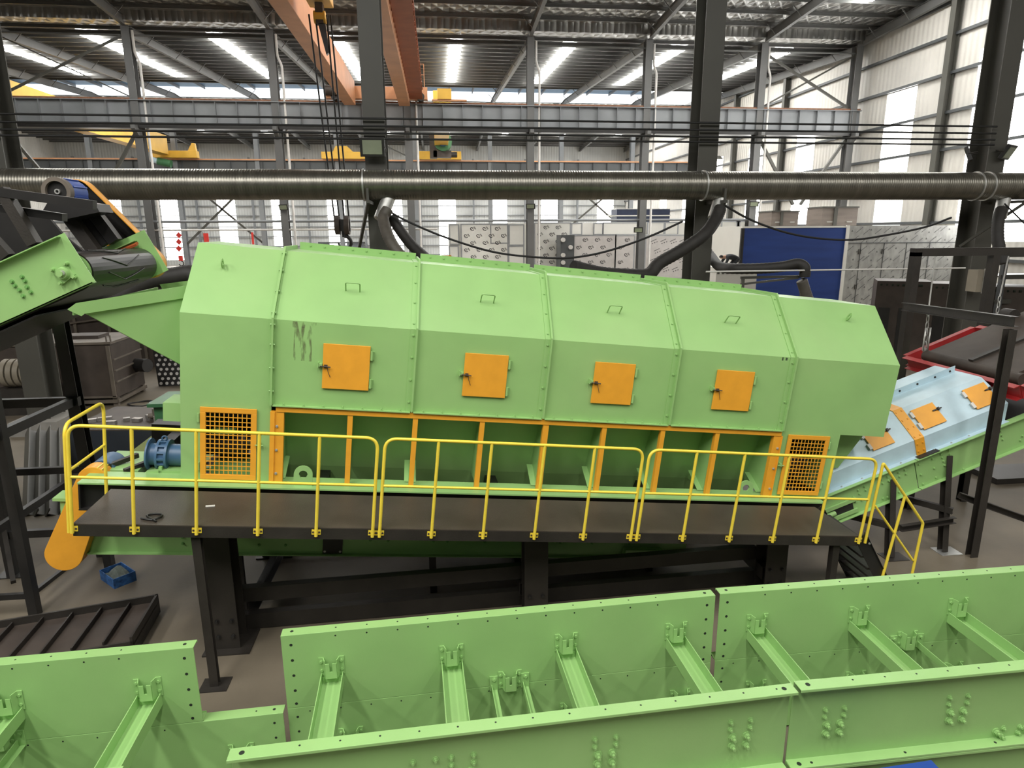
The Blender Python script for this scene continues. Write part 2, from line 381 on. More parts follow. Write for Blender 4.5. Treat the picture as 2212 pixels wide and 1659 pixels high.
# right wall
wr = MB(); WW = [(33.0, 39.6), (44.75, 47.85), (56.95, 60.0), (66.3, 69.5), (76.0, 79.0), (85.0, 88.2), (94.5, 97.5), (104, 107)]
ys = [-14] + sum([list(w_) for w_ in WW], []) + [116]
for i in range(0, len(ys), 2): wr.mm(WALLX, WALLX+.1, ys[i], ys[i+1], 0, 21.5)
for i, (a, b) in enumerate(WW):
    zt = 15.9 if i == 0 else 14.85 if i == 1 else 13.6
    wr.mm(WALLX, WALLX+.1, a, b, zt, 21.5); wr.mm(WALLX, WALLX+.1, a, b, 0, 4.5 if i == 0 else 1.0)
wr.build('wall_right', 'clad_y', kind='structure')
for i, (a, b) in enumerate(WW):
    zt = 15.9 if i == 0 else 14.85 if i == 1 else 13.6
    zs = 9.9 if i == 1 else 4.5 if i == 0 else 1.0
    window(MB().mm(WALLX+.02, WALLX+.06, a, b, zs, zt))
    if i == 1: window(MB().mm(WALLX+.02, WALLX+.06, a, b, 1.0, 9.86), 'daylight_soft')
for z in (1.5, 3.4, 5.65, 8.0, 10.3, 12.6, 15.0, 17.3, 19.3): trim(MB().mm(WALLX-.22, WALLX-.02, 20, 116, z-.09, z+.09), 'grey_dk')
for i, y in enumerate((28.0, 41.6, 62, 72.5)): MB().ibeam((WALLX-.35, y, 0), (WALLX-.35, y, zroof(y)-.9), .45, .5, .03, .02, (1, 0, 0)).build('trim_%d' % (60+i), 'grey', kind='structure')

# ------------------------------------------------------------------ columns
def column(x, y, z1, wf, dp, label, m='grey', name='steel_column', grp=None, corbel=None, base=True):
    t = thing(name, label, 'column', grp, Matrix.Translation((x, y, 0)))
    MB().ibeam((0, 0, 0), (0, 0, z1), wf, dp, .03, .02, (0, 1, 0)).build('shaft', m, t)
    if base: MB().mm(-wf*.75, wf*.75, -dp*.65, dp*.65, 0, .04).build('base_plate', m, t)
    if corbel:
        MB().prism([(-.14, -dp/2, corbel), (-.14, -dp/2-.75, corbel), (-.14, -dp/2-.75, corbel-.35), (-.14, -dp/2, corbel-.9)], (.28, 0, 0)).build('corbel', m, t)
    return t
lab1 = ['dark grey steel column at the left edge, beyond the infeed conveyor frame', 'grey steel column carrying a square floodlight above the round duct', 'grey steel column behind the screen hood, a thick hose hanging beside it', 'broad grey steel column at the right, floodlights on two of its sides']
for x, l in zip(R1X, lab1):
    t = column(x, R1Y, 21.2, .55, .75, l, grp='columns behind the long duct', base=False)
    MB().mm(-.6, .6, -.7, .7, 0, .38).build('pedestal', 'concrete', t)
for i, x in enumerate(R2X[1:]):
    n = ORDER[i]
    column(x, R2Y, 18.9, .52, .7, 'grey crane runway column with corbel, %s from the left in the middle row' % n, m='grey_mid', grp='columns under the near runway beam', corbel=12.6)
for i, x in enumerate(R3X):
    column(x, R3Y, 20.2, .5, .7, 'far grey hall column under the second runway beam, %s from the left' % ORDER[i], m='grey_beam', grp='columns under the far runway beam')
for i, x in enumerate([-57.1, -48.1, -39.1, -30.2, -21.4, -12.1, -2.7, 6.3, 15.2, 24.4]):
    t = column(x, BACKY-.8, 17.2, .3, .4, 'slim post against the far back wall, %s from the left' % ORDER[i], m='grey_beam', name='wall_post', grp='posts on the back wall', base=False)
# rain pipes
for i, x in enumerate(R2X[2:8]):
    px = x+.55
    t = thing('downpipe', 'pale rain pipe running down the %s column of the middle row' % ORDER[i+1], 'pipe', 'rain pipes on the middle row', Matrix.Translation((px, R2Y-.2, 0)))
    MB().tube(fillet([(-.15, 0, 18.6), (-.15, 0, 17.2), (.1, 0, 16.6), (.1, 0, 14.6), (.1, -.05, 12.4), (.1, 0, .1)], .2), .085, 10).build('pipe', 'pipe_white', t)

# ------------------------------------------------------------------ crane runway beams
def runway(y, x0, x1, zb, zt, label, m, n, rail='rail_rust'):
    t = thing('crane_runway_beam', label, 'crane beam', 'crane runway beams')
    MB().ibeam((x0, y, (zb+zt)/2), (x1, y, (zb+zt)/2), .5, zt-zb, .05, .02).build('girder', m, t)
    MB().mm(x0, x1, y-.06, y+.06, zt, zt+.14).build('rail', rail, t)
    st = MB().mm(-.012, .012, -.24, -.01, 0, zt-zb-.1)
    p = None
    for i in range(n):
        x = x0+(x1-x0)*(i+.5)/n
        if p is None: p = st.build('stiffener', m, t)
        else:
            q = p.copy(); COL.objects.link(q); q.parent = t; p2 = q
        (p if i == 0 else p2).location = (x, y, zb+.05)
    return t
rb = runway(R2Y-.2, -36, 33.0, 12.66, 14.22, 'grey crane runway beam with stiffener ribs crossing the middle of the hall', 'grey_beam', 48)
MB().mm(-36, 33, R2Y-.55, R2Y+.2, 12.35, 12.64).build('lower_flange_box', 'black', rb)
runway(R3Y-.2, -50, 33.0, 12.3, 13.5, 'far crane runway beam with an orange rail, beyond the yellow cranes', 'grey_dk', 46)
MB().mm(-50, 33, R3Y-.5, R3Y-.4, 13.52, 13.66).build('conductor_bar', 'crane_orange', None, 'thin orange conductor bar along the far runway beam', 'conductor bar')

# braces in the middle row
def brace(p0, p1, label, w_=.14, m='grey', grp='steel cross braces'):
    return MB().bar(p0, p1, w_, w_, (0, 1, 0)).build('brace', m, None, label, 'brace', grp)
y = R2Y
brace((R2X[1]+.2, y, 14.4), (R2X[2]-.2, y, 18.4), 'rising diagonal brace over the runway beam in the leftmost bay')
brace((R2X[1]+.2, y, 18.4), (R2X[2]-.2, y, 14.4), 'thin falling diagonal over the runway beam in the leftmost bay', .08)
brace((R2X[1]+.2, y, 12.2), ((R2X[1]+R2X[2])/2-.3, y, 6.3), 'left arm of the V brace below the runway beam, leftmost bay', .2)
brace((R2X[2]-.2, y, 12.2), ((R2X[1]+R2X[2])/2+.3, y, 6.3), 'right arm of the V brace below the runway beam, leftmost bay', .2)
brace((R2X[-2]+.2, y, 18.2), (R2X[-1]-.2, y, 14.4), 'falling diagonal of the X brace beside the right wall', .16)
brace((R2X[-2]+.2, y, 14.4), (R2X[-1]-.2, y, 18.2), 'rising diagonal of the X brace beside the right wall', .12)
brace((R2X[-2]+.2, y, 12.2), ((R2X[-2]+R2X[-1])/2-.3, y, 7.2), 'left arm of the V brace below the beam end near the right wall', .2)
brace((R2X[-1]-.2, y, 12.2), ((R2X[-2]+R2X[-1])/2+.3, y, 7.2), 'right arm of the V brace below the beam end near the right wall', .2)
brace((R3X[1]+.2, R3Y, 12), (R3X[2]-.2, R3Y, 4), 'falling diagonal between far columns left of the hook', .22)
brace((R3X[1]+.2, R3Y, 4), (R3X[2]-.2, R3Y, 12), 'rising diagonal between far columns left of the hook', .22)
brace((R3X[3]+.2, R3Y, 17.8), (R3X[4]-.2, R3Y, 13.8), 'falling diagonal above the far runway beam', .16)
brace((R3X[6]+.2, R3Y, 12), (R3X[7]-.2, R3Y, 5), 'falling diagonal of the far X brace above the white room', .2)
brace((R3X[6]+.2, R3Y, 5), (R3X[7]-.2, R3Y, 12), 'rising diagonal of the far X brace above the white room', .2)
MB().cyl((-30, R2Y, 6.05), (24.8, R2Y, 6.05), .09, n=8).build('tie_pipe', 'grey_beam', None, 'long grey tie pipe between the middle columns, above the white room', 'pipe')
MB().cyl((-30, R2Y+.3, 5.45), (0, R2Y+.3, 5.45), .07, n=8).build('tie_pipe', 'pipe_white', None, 'pale thin pipe just below the long grey tie pipe', 'pipe')
for i in range(8):
    MB().cyl((R2X[i], R2Y, 18.35), (R2X[i+1], R2Y, 18.35), .07, n=8).build('tie_rod', 'galv_dull', None, 'strut joining the column heads in bay %d from the left of the middle row' % (i+1), 'strut', 'struts at the column heads')

# ------------------------------------------------------------------ overhead cranes
cr = thing('double_girder_crane', 'orange double girder overhead crane spanning the near bay', 'overhead crane')
def box_girder(x0, x1, zb, zt, y0, y1, par, m='crane_orange', name='girder'):
    return MB().prism([(x0, y0, zb), (x1, y0, zb), (x1, y0, zt), (x0, y0, zt)], (0, y1-y0, 0)).build(name, m, par, bevel=.02)
box_girder(-6.2, -5.42, 13.9, 15.5, 20, 49.6, cr)
box_girder(-2.42, -1.66, 13.9, 15.5, 20, 49.6, cr)
MB().mm(-1.66, -.72, 20, 49.4, 14.95, 15.02).build('walkway', 'crane_rust', cr)
rp = None
for i in range(36):
    o = (MB().prism([(0, -.07, 0), (.92, -.07, .55), (.92, -.07, .62), (0, -.07, .62)], (0, .14, 0)).build('walkway_bracket', 'crane_rust', cr)) if rp is None else rp.copy()
    if rp is None: rp = o
    else: COL.objects.link(o); o.parent = cr
    o.location = (-1.66, 21+i*.8, 14.32)
MB().mm(-1.62, -.74, 20, 49.4, 14.32, 14.36).build('cable_tray', 'crane_rust', cr)
ec = MB().mm(-7.6, -.4, 50.0, 50.7, 14.42, 15.25).build('end_carriage', 'crane_orange', cr, bevel=.02)
for x in (-6.9, -.9): MB().cyl((x, 49.95, 14.6), (x, 50.75, 14.6), .28).build('wheel', 'dark', ec)
MB().mm(-.1, 2.4, 50.2, 50.6, 14.4, 14.5).build('buffer_bar', 'crane_orange', cr)
MB().mm(.3, 1.3, 50.1, 50.7, 14.5, 15.2).build('drive_box', 'crane_yellow', cr)
hr = MB().tube([(-.6, 49.8, 15.2), (-.6, 49.8, 16.7), (-1.6, 49.8, 16.7)], .03).tube([(-.6, 49.8, 16), (-1.6, 49.8, 16)], .025).build('end_rail', 'crane_orange', cr)
MB().cyl((-7.5, 49.9, 14.9), (-6.6, 49.9, 14.9), .33).build('travel_motor', 'brown', cr)
tr = thing('hoist_trolley', 'yellow hoist trolley between the orange crane girders', 'hoist')
p = atY(690, 2, 29.5)
MB().mm(p.x-.5, p.x+.45, 28.8, 30.2, p.z-.05, p.z+1.6).build('body', 'crane_yellow', tr, bevel=.03)
MB().mm(p.x-.17, p.x+.13, 29.3, 29.7, p.z-.85, p.z-.1).build('sheave_frame', 'brown', tr)
MB().cyl((p.x-.25, 29.5, p.z-.6), (p.x+.2, 29.5, p.z-.6), .24).build('sheave', 'crane_yellow', tr)
MB().prism([(p.x-.1, 29.4, p.z-.85), (p.x+.18, 29.4, p.z-.85), (p.x+.26, 29.4, p.z-1.9), (p.x+.15, 29.4, p.z-2.0)], (0, .2, 0)).build('cable_guide', 'black', tr)
hk = atY(740, 492, 29.5)
hb = thing('hook_block', 'crane hook block with two sheaves hanging behind the screen hood', 'crane hook', None, Matrix.Translation(hk))
for sx in (-.2, .2): MB().cyl((sx-.1, 0, .1), (sx+.1, 0, .1), .40).build('sheave', 'brown', hb)
MB().mm(-.34, .34, -.1, .1, -.15, .35).build('yoke', 'black', hb)
MB().cyl((0.06, 0, -.4), (0.06, 0, -.1), .1).build('shank', 'black', hb)
MB().tube([(0.06+.27*math.sin(a), 0, -.62+.27*math.cos(a)) for a in [(.05+i*.36) for i in range(14)]], .08, 8, rf=lambda i: .09-.004*i).build('hook', 'black', hb)
for i, (xa, xb) in enumerate(((-.45, -.3), (-.2, -.1), (.25, .1), (.4, .3))):
    MB().cyl((p.x+xa, 29.5, p.z-.5), (hk.x+xb, 29.5, hk.z+.1), .035, n=6).build('hoist_rope', 'cable', None, '%s steel rope holding the hook block' % ('leftmost', 'second', 'third', 'rightmost')[i], 'rope', 'hoist ropes')
# yellow crane in the middle bay
yc = thing('yellow_crane', 'yellow box girder crane beyond the runway beam at the left', 'overhead crane')
box_girder(-31.3, -30.1, 13.95, 16.0, 52.5, 81.6, yc, 'crane_yellow')
tk = MB().mm(-32.2, -27.2, 82.0, 82.9, 13.68, 14.45).build('end_truck', 'crane_yellow', yc, bevel=.03)
MB().prism([(-28.2, 82.2, 14.45), (-27.3, 82.2, 14.45), (-27.4, 82.2, 15.3), (-27.7, 82.2, 15.3)], (0, .5, 0)).build('stop_bracket', 'crane_yellow', tk)
MB().cyl((-31.2, 81.2, 13.2), (-29.8, 81.2, 12.9), .42).build('hoist_motor', 'green_motor', yc)
MB().cyl((-31.9, 81.1, 13.4), (-31.2, 81.1, 13.2), .3).build('motor_fan_cover', 'pale_blue', yc)
hc = thing('hoist_crane', 'yellow single girder crane with a green hoist motor, centre of the hall', 'overhead crane')
p = atY(953, 325, 80)
box_girder(p.x-.75, p.x+.75, 14.6, 17.0, 60, 82, hc, 'crane_yellow')
tk = MB().mm(p.x-2.6, p.x+2.4, 82.0, 82.8, 13.68, 14.6).build('end_truck', 'crane_yellow', hc, bevel=.03)
MB().cyl((p.x+1.2, 81.9, 14.2), (p.x+1.9, 81.9, 14.2), .3).build('wheel', 'dark', tk)
MB().mm(p.x-1.3, p.x-.5, 77, 78, 13.3, 17).build('hoist_frame', 'brown', hc)
hm = MB().cyl((p.x+.2, 76.5, 15.0), (p.x+.2, 78.5, 15.0), 1.0).build('hoist_motor', 'green_motor', hc)
MB().cyl((p.x+.2, 76.2, 15.0), (p.x+.2, 76.5, 15.0), .55).build('motor_fan_cover', 'blue', hm)
MB().mm(p.x-.9, p.x+1.1, 77, 78.4, 13.4, 14.1).build('hoist_drum', 'brown', hc)
p = atY(742, 336, 82.4)
et = thing('crane_end_truck', 'yellow end truck standing alone on the far rail, left of the square floodlight', 'crane truck')
MB().mm(p.x-2.5, p.x+2.6, 82.0, 82.9, 13.68, 14.45).build('body', 'crane_yellow', et, bevel=.03)
MB().prism([(p.x-1.2, 82.1, 14.45), (p.x+1.2, 82.1, 14.45), (p.x+.5, 82.1, 15.1), (p.x-.8, 82.1, 15.1)], (0, .6, 0)).build('gearbox', 'crane_yellow', et)

# ------------------------------------------------------------------ conductor wires and drooping cables
for i, yy in enumerate((260, 276, 291, 303)):
    p = atY(1106, yy, 17.95)
    MB().cyl((-12, 17.95, p.z), (15.9, 17.95, p.z), .028, n=6).build('conductor_wire', 'cable', None, '%s of the four straight black wires strung above the duct' % ('topmost', 'second', 'third', 'lowest')[i], 'wire', 'conductor wires above the duct')
def catenary(pts, Y, r, label, m='cable', name='cable'):
    q = spline([atY(a, b, Y) for a, b in pts], 8)
    return MB().tube(q, r, 6).build(name, m, None, label, 'cable')
catenary([(838, 455), (880, 478), (960, 512), (1060, 543), (1150, 555), (1230, 557), (1310, 543), (1400, 512), (1475, 478)], 17.0, .03, 'black cable drooping from the elbow under the duct to the next column')
catenary([(1562, 442), (1620, 474), (1690, 500), (1760, 514), (1840, 518), (1920, 507), (2000, 490), (2055, 470)], 17.0, .03, 'black cable drooping in front of the blue sheet wall')
MB().cyl(atY(1525, 587, 15.5), atY(2085, 579, 15.5), .022, n=6).build('cable', 'pipe_white', None, 'pale straight wire crossing low in front of the blue sheet wall', 'cable')
MB().cyl(atY(2170, 440, 17), atY(2230, 500, 17), .02, n=6).build('cable', 'cable', None, 'short black cable at the right edge below the duct', 'cable')

# ------------------------------------------------------------------ the long duct, its straps and hoses
dz, dr, dy = 6.39, .365, 17.3
du = thing('spiral_duct', 'long galvanised round duct crossing the hall behind the screen', 'duct')
pts = []
def spiral(x0, x1):
    mb = MB(); n = 40
    xs = [x0 + i*.065 for i in range(int((x1-x0)/.065)+1)]
    pr = []
    for x in xs: pr += [(x, dr), (x+.055, dr), (x+.060, dr+.002)]
    vs = [(x, dy + r*math.cos(2*math.pi*k/n), dz + r*math.sin(2*math.pi*k/n)) for x, r in pr for k in range(n)]
    m_ = len(pr)
    mb.add(vs, [(i*n+k, (i+1)*n+k, (i+1)*n+(k+1) % n, i*n+(k+1) % n) for i in range(m_-1) for k in range(n)], True)
    return mb
spiral(-17, 22).build('duct_tube', 'duct', du)
for px in (783, 1530, 2128, 2152):
    x = atY(px, 400, dy-dr).x
    MB().pipe((x-.02, dy, dz), (x+.02, dy, dz), dr+.03, dr, 40).build('clamp_ring', 'galv', du)
for px in (845, 1560, 2172):
    p = atY(px, 433, dy)
    MB().cyl((p.x-.05, dy, dz-dr*.8), (p.x-.28, dy-.2, dz-.85), .17, n=20).build('branch_stub', 'galv', du)
for i, px in enumerate((797, 1553, 2192)):
    x = atY(px, 410, dy).x
    t = thing('duct_bracket', ('steel bracket holding the duct to the column with the square floodlight', 'steel bracket holding the duct to the column behind the screen', 'steel bracket holding the duct to the broad right column')[i], 'bracket', 'brackets of the long duct')
    MB().bar((x, dy-dr-.05, dz-.1), (x, dy-dr-.05, dz-.5), .06, .04, (0, 1, 0)).build('strap', 'grey', t)
    MB().bar((x, dy-.5, dz-dr-.06), (x, R1Y, dz-dr-.06), .08, .08).build('arm', 'grey', t)
    MB().bar((x, dy-.4, dz-dr-.1), (x-.45 if i < 2 else x-.7, R1Y-.3, dz-dr-1.3), .07, .07).build('strut', 'grey', t)
def hose(pix, r, label, m='hose'):
    q = spline([atY(a, b, Y) for a, b, Y in pix], 12); n = len(q)
    # resample for ribs
    out = []; L = 0
    for i in range(n-1):
        d = (q[i+1]-q[i]).length; k = max(1, int(d/.05))
        for j in range(k): out.append(q[i].lerp(q[i+1], j/k))
    out.append(q[-1])
    return MB().tube(out, r, 14, rf=lambda i: r*(1.0 if i % 2 else .93)).build('flexible_hose', m, None, label, 'hose', 'extraction hoses')
M['hose_grey'] = mat('grey_brown_flexible_hose', (0.085, 0.075, 0.062), 0.55, var=0.2, scale=6)
hose([(838, 452, 16.9), (828, 470, 16.8), (833, 495, 16.5), (846, 525, 16.2), (866, 552, 16), (905, 590, 15.8)], .145, 'grey brown ribbed hose bending down from the duct beside the floodlit column', 'hose_grey')
hose([(846, 468, 17.3), (866, 500, 17.2), (890, 530, 17), (925, 562, 16.6), (960, 590, 16)], .14, 'black ribbed hose just behind the grey brown one beside the floodlit column')
hose([(1556, 450, 16.8), (1545, 475, 16.6), (1520, 508, 16.2), (1470, 542, 16), (1425, 568, 15.8), (1402, 592, 15.6), (1370, 595, 15.4), (1310, 592, 15.2), (1275, 586, 15), (1238, 577, 14.8)], .165, 'long black hose from the duct lying behind the hood top, centre')
hose([(1510, 520, 19.6), (1535, 552, 19.3), (1552, 574, 17.6), (1580, 580, 16.3), (1640, 580, 16), (1690, 576, 15.8), (1722, 570, 15.7), (1738, 578, 15.6), (1738, 598, 15.6)], .14, 'black hose with a bent end in front of the blue sheet wall')
hose([(1732, 606, 15.6), (1738, 625, 15.6), (1750, 660, 15.6)], .14, 'short grey hose dropping behind the right hood end', 'hose_grey')
hose([(2163, 452, 16.8), (2156, 480, 16.6), (2156, 520, 16.4), (2166, 570, 16.2)], .15, 'black hose hanging from the duct at the right edge')
hose([(255, 655, 12.6), (290, 625, 12.6), (330, 606, 12.6), (380, 598, 12.6), (420, 596, 12.6), (470, 640, 12.6)], .18, 'black hose arching behind the feed chute at the left')
hs = thing('hose_stand', 'light steel stand holding up the bent hose before the blue wall', 'stand')
a = atY(1600, 600, 15.7); b = atY(1730, 597, 15.7)
MB().bar(a, b, .06, .06).build('top_bar', 'grey', hs)
MB().bar(atY(1600, 614, 15.7), atY(1725, 600, 15.7), .05, .05).build('stay', 'grey', hs)
q = atY(1605, 600, 15.7); MB().bar((q.x, q.y, 0), q, .07, .07, (0, 1, 0)).build('post', 'grey', hs)
q = atY(1735, 600, 15.7); MB().bar((q.x, q.y, 0), q, .07, .07, (0, 1, 0)).build('post', 'grey', hs)

# ------------------------------------------------------------------ floodlights
def flood(pt, wdt, hgt, yaw, pitch, label, on=False):
    t = thing('floodlight', label, 'floodlight', 'column floodlights', Matrix.Translation(pt) @ Matrix.Rotation(yaw, 4, 'Z') @ Matrix.Rotation(pitch, 4, 'X'))
    MB().mm(-wdt/2, wdt/2, 0, .1, -hgt/2, hgt/2).build('housing', 'black', t, bevel=.01)
    MB().mm(-wdt*.39, wdt*.39, -.012, 0, -hgt*.37, hgt*.37).build('lens', 'lens', t)
    MB().tube([(-wdt*.5, .05, 0), (-wdt*.52, .25, -.05), (wdt*.52, .25, -.05), (wdt*.5, .05, 0)], .015, 6).build('yoke', 'dark', t)
flood(atY(804, 318, 17.7), .62, .46, 0, .15, 'square floodlight on the front of the central column above the duct')
flood(atY(2181, 330, 17.9), .55, .42, .5, .5, 'tilted floodlight on the right side of the broad right column')
flood(atY(2088, 335, 17.9), .5, .4, -2.3, .4, 'floodlight seen from behind on the left side of the broad right column')
for i, (px, py) in enumerate(((1146, 446), (612, 448), (1629, 441), (1379, 497))):
    flood(atY(px, py, 50.2), .7, .4, -.3, .3, 'small floodlight on the ' + ('middle-row column left of the white room corner', 'middle-row column left of the hook block', 'middle-row column left of the air coolers', 'middle-row column in front of the film-wrapped cabin')[i])
hl = thing('bay_lamp', 'lit round lamp beside the middle-row column left of the air coolers', 'lamp')
p = atY(1552, 345, 75); MB().cyl(p, p+V3((0, 0, .4)), .6, .2).build('shade', 'grey', hl); MB().cyl(p-V3((0, 0, .05)), p, .55).build('bulb', 'lamp_on', hl)
# ================================================================== BACKGROUND ROOMS AND GOODS
# white panel room
room = thing('panel_room', 'white insulated panel room behind the hood, centre of the hall', 'room')
zr = 5.93
x0, x1 = 1.0, 27.8
MB().mm(x0, x1, 58, 64, 0, zr).build('shell', 'white', room)
def rect_px(a, b, c, d, Y): p, q = atY(a, b, Y), atY(c, d, Y); return p.x, q.x, q.z, p.z
def panel(px, m, par, Y, name='panel', th=.06, fr=True):
    xa, xb, za, zb = rect_px(*px, Y)
    o = MB().mm(xa, xb, Y-th, Y, za, zb).build(name, m, par)
    if fr:
        f = MB(); t_ = .1
        for r in ((xa-t_, xb+t_, zb, zb+t_), (xa-t_, xb+t_, za-t_, za), (xa-t_, xa, za, zb), (xb, xb+t_, za, zb)): f.mm(r[0], r[1], Y-th-.03, Y, r[2], r[3])
        f.build('panel_frame', 'alu', o)
    return o, (xa, xb, za, zb)
def film_print(rc, Y, par, dx=.72, dz_=.60, s=.17):
    """printed marks of the protective film: a tilted round e beside a slanted pair of strokes"""
    xa, xb, za, zb = rc; mb = MB(); j = 0; z = zb-.35
    rot = math.radians(35)
    def P(x, zz, cx_, cz_): return (cx_ + x*math.cos(rot) - zz*math.sin(rot)*1, Y, cz_ + x*math.sin(rot)*0.6 + zz*math.cos(rot))
    while z > za+.15:
        x = xa + (.35 if j % 2 else .9)
        while x < xb-.3:
            ring = [(math.cos(t), math.sin(t)) for t in [(.15+i*.30)*1.0 for i in range(19)]]
            for i in range(18):
                (a, b), (c, d) = ring[i], ring[i+1]
                q = [P(s*a, s*b, x, z), P(s*c, s*d, x, z), P(s*.66*c, s*.66*d, x, z), P(s*.66*a, s*.66*b, x, z)]
                mb.add(q, [(0, 1, 2, 3)])
            mb.add([P(-s*.6, -s*.12, x, z), P(s*.7, -s*.12, x, z), P(s*.7, s*.12, x, z), P(-s*.6, s*.12, x, z)], [(0, 1, 2, 3)])
            for o_ in (1.3, 1.75): mb.add([P(s*o_, -s*.9, x, z), P(s*(o_+.22), -s*.9, x, z), P(s*(o_+.22), s*.7, x, z), P(s*o_, s*.7, x, z)], [(0, 1, 2, 3)])
            x += dx*1.5
        z -= dz_; j += 1
    mb.build('film_print', 'print', par, kind='stuff')
for px in ((972, 487, 990, 526), (972, 533, 990, 600), (1061, 487, 1096, 524), (1100, 533, 1130, 600), (1101, 487, 1130, 528)): panel(px, 'white', room, 57.96)
o, rc = panel((997, 486, 1096, 600), 'white', room, 57.95, 'film_panel'); film_print(rc, 57.86, o)
o, rc = panel((1156, 483, 1229, 600), 'white', room, 57.95, 'film_panel'); film_print(rc, 57.86, o)
for px in ((1236, 484, 1255, 505), (1284, 484, 1300, 505), (1304, 483, 1375, 505), (1400, 482, 1432, 505), (1438, 482, 1462, 505)): panel(px, 'white', room, 57.96)
for px in ((1560, 480, 1588, 600), (1592, 480, 1600, 600)): panel(px, 'white', room, 57.96)
ww = thing('film_wrapped_cabin', 'pinkish film-wrapped cabin with a dark control panel, in front of the white room', 'cabin')
xa, xb, za, zb = rect_px(1234, 508, 1476, 600, 55.5)
MB().mm(xa, xb, 55.5, 57.6, 0, zb).build('shell', 'film', ww)
for px in ((1240, 510, 1326, 600), (1331, 510, 1366, 600)):
    o, rc = panel(px, 'film', ww, 55.48, 'film_panel'); film_print(rc, 55.4, o, .70, .62, .16)
o, rc = panel((1396, 510, 1473, 600), 'film', ww, 55.48, 'film_panel')
f = MB()
for k in range(16):
    x = rc[0]+.4+(k % 4)*.85+(.3 if (k//4) % 2 else 0); z = rc[3]-.5-(k//4)*.8
    f.add([(x, 55.4, z), (x+.5, 55.4, z+.22), (x+.5, 55.4, z+.27), (x, 55.4, z+.05)], [(0, 1, 2, 3)])
    for q in range(3): f.add([(x+.1+q*.2, 55.4, z-.18+q*.07), (x+.2+q*.2, 55.4, z-.15+q*.07), (x+.2+q*.2, 55.4, z-.08+q*.07), (x+.1+q*.2, 55.4, z-.11+q*.07)], [(0, 1, 2, 3)])
f.build('film_print', 'print', o, kind='stuff')
xa2, xb2, za2, zb2 = rect_px(1210, 508, 1238, 600, 55.3)
cp = MB().mm(xa2, xb2, 55.0, 57, 0, zb2).build('control_panel', 'grey_dk', ww)
for px, py in ((1216, 518), (1232, 534), (1216, 551), (1216, 567)):
    q = atY(px, py, 55); MB().cyl((q.x, 55.0, q.z), (q.x, 54.8, q.z), .18).build('dial', 'pipe_white', cp)
# navy sheets stacked on the room roof
ns = atY(1330, 462, 59); ne = atY(1443, 475, 59)
for i in range(2):
    z = zr + .07 + i*.62
    t = thing('sheet_stack', '%s stack of navy sheets with white edges on the white room roof' % ('lower' if i == 0 else 'upper'), 'sheet stack', 'navy sheets on the white room')
    MB().mm(ns.x, ne.x, 58.6, 60.6, z, z+.5).build('sheets', 'navy', t)
    MB().mm(ns.x-.6, ne.x+.1, 58.55, 60.6, z-.06, z).build('white_liner', 'white', t)
    MB().mm(ns.x-.1, ne.x+.05, 58.55, 60.6, z+.5, z+.55).build('cover_sheet', 'white', t)
p = atY(1575, 465, 59); t = thing('loose_sheet', 'thin navy sheet lying on the white room roof right of the column', 'sheet'); MB().mm(p.x-1.2, p.x+2.4, 58.6, 60, zr+.02, zr+.14).build('sheet', 'navy', t)

# blue booth with coolers on its roof
bb = thing('paint_booth', 'paint booth with a blue sheet front and grey film-covered doors', 'booth')
zt = 5.45; xa = 17.6; xm = 24.15; xe = 31.2
MB().mm(xa, xe, 37.06, 45, 0, zt).build('shell', 'white', bb)
MB().mm(xa+.12, xm-.1, 37, 37.06, 0, zt-.1).build('blue_front', 'blue_wall', bb)
MB().mm(xm-.1, xm+.1, 36.95, 37.06, 0, zt+.03).build('corner_trim', 'white', bb)
MB().mm(xa-.05, xa+.12, 36.9, 37.06, 0, zt-.1).build('edge_post', 'black', bb)
MB().mm(xa, xm, 36.98, 37.1, zt-.1, zt).build('top_trim', 'white', bb)
gd = MB().mm(xm+.1, xe, 37, 37.06, 0, zt).build('door_wall', 'film_grey', bb)
f = MB(); random.seed(3)
for r_ in range(9):
    for c_ in range(17):
        x = xm+.35+c_*.41+random.uniform(-.1, .1)+(r_ % 2)*.18; z = zt-.3-r_*.56+random.uniform(-.1, .1)
        if x > xe-.2: continue
        if (r_+c_) % 3 == 0: f.add([(x-.06, 36.985, z-.05), (x+.06, 36.985, z-.05), (x+.02, 36.985, z+.05), (x-.02, 36.985, z+.05)], [(0, 1, 2, 3)])
        else:
            for q in range(4): f.add([(x-.2+q*.1, 36.985, z-.12+q*.08), (x-.14+q*.1, 36.985, z-.12+q*.08), (x-.06+q*.1, 36.985, z-.04+q*.08), (x-.12+q*.1, 36.985, z-.04+q*.08)], [(0, 1, 2, 3)])
M['print_grey'] = mat('grey_film_print', (0.13, 0.13, 0.125), 0.6)
f.build('film_print', 'print_grey', gd, kind='stuff')
seam = MB().mm(xm+.1, xe, 36.98, 37.0, zt-1.02, zt-.98)
for x in (xm+.95, xm+2.45, xm+3.9, xm+5.4): seam.mm(x-.015, x+.015, 36.98, 37.0, .2, zt-1)
seam.build('door_seam', 'grey_dk', gd)
for x in (xm+.9, xm+2.4, xm+5.35, xm+6.7):
    for z in (zt-1.5, zt-3.6):
        MB().mm(x-.07, x-.04, 36.96, 37, z-.15, z+.15).mm(x+.04, x+.07, 36.96, 37, z-.15, z+.15).build('door_hinge', 'dark', gd)
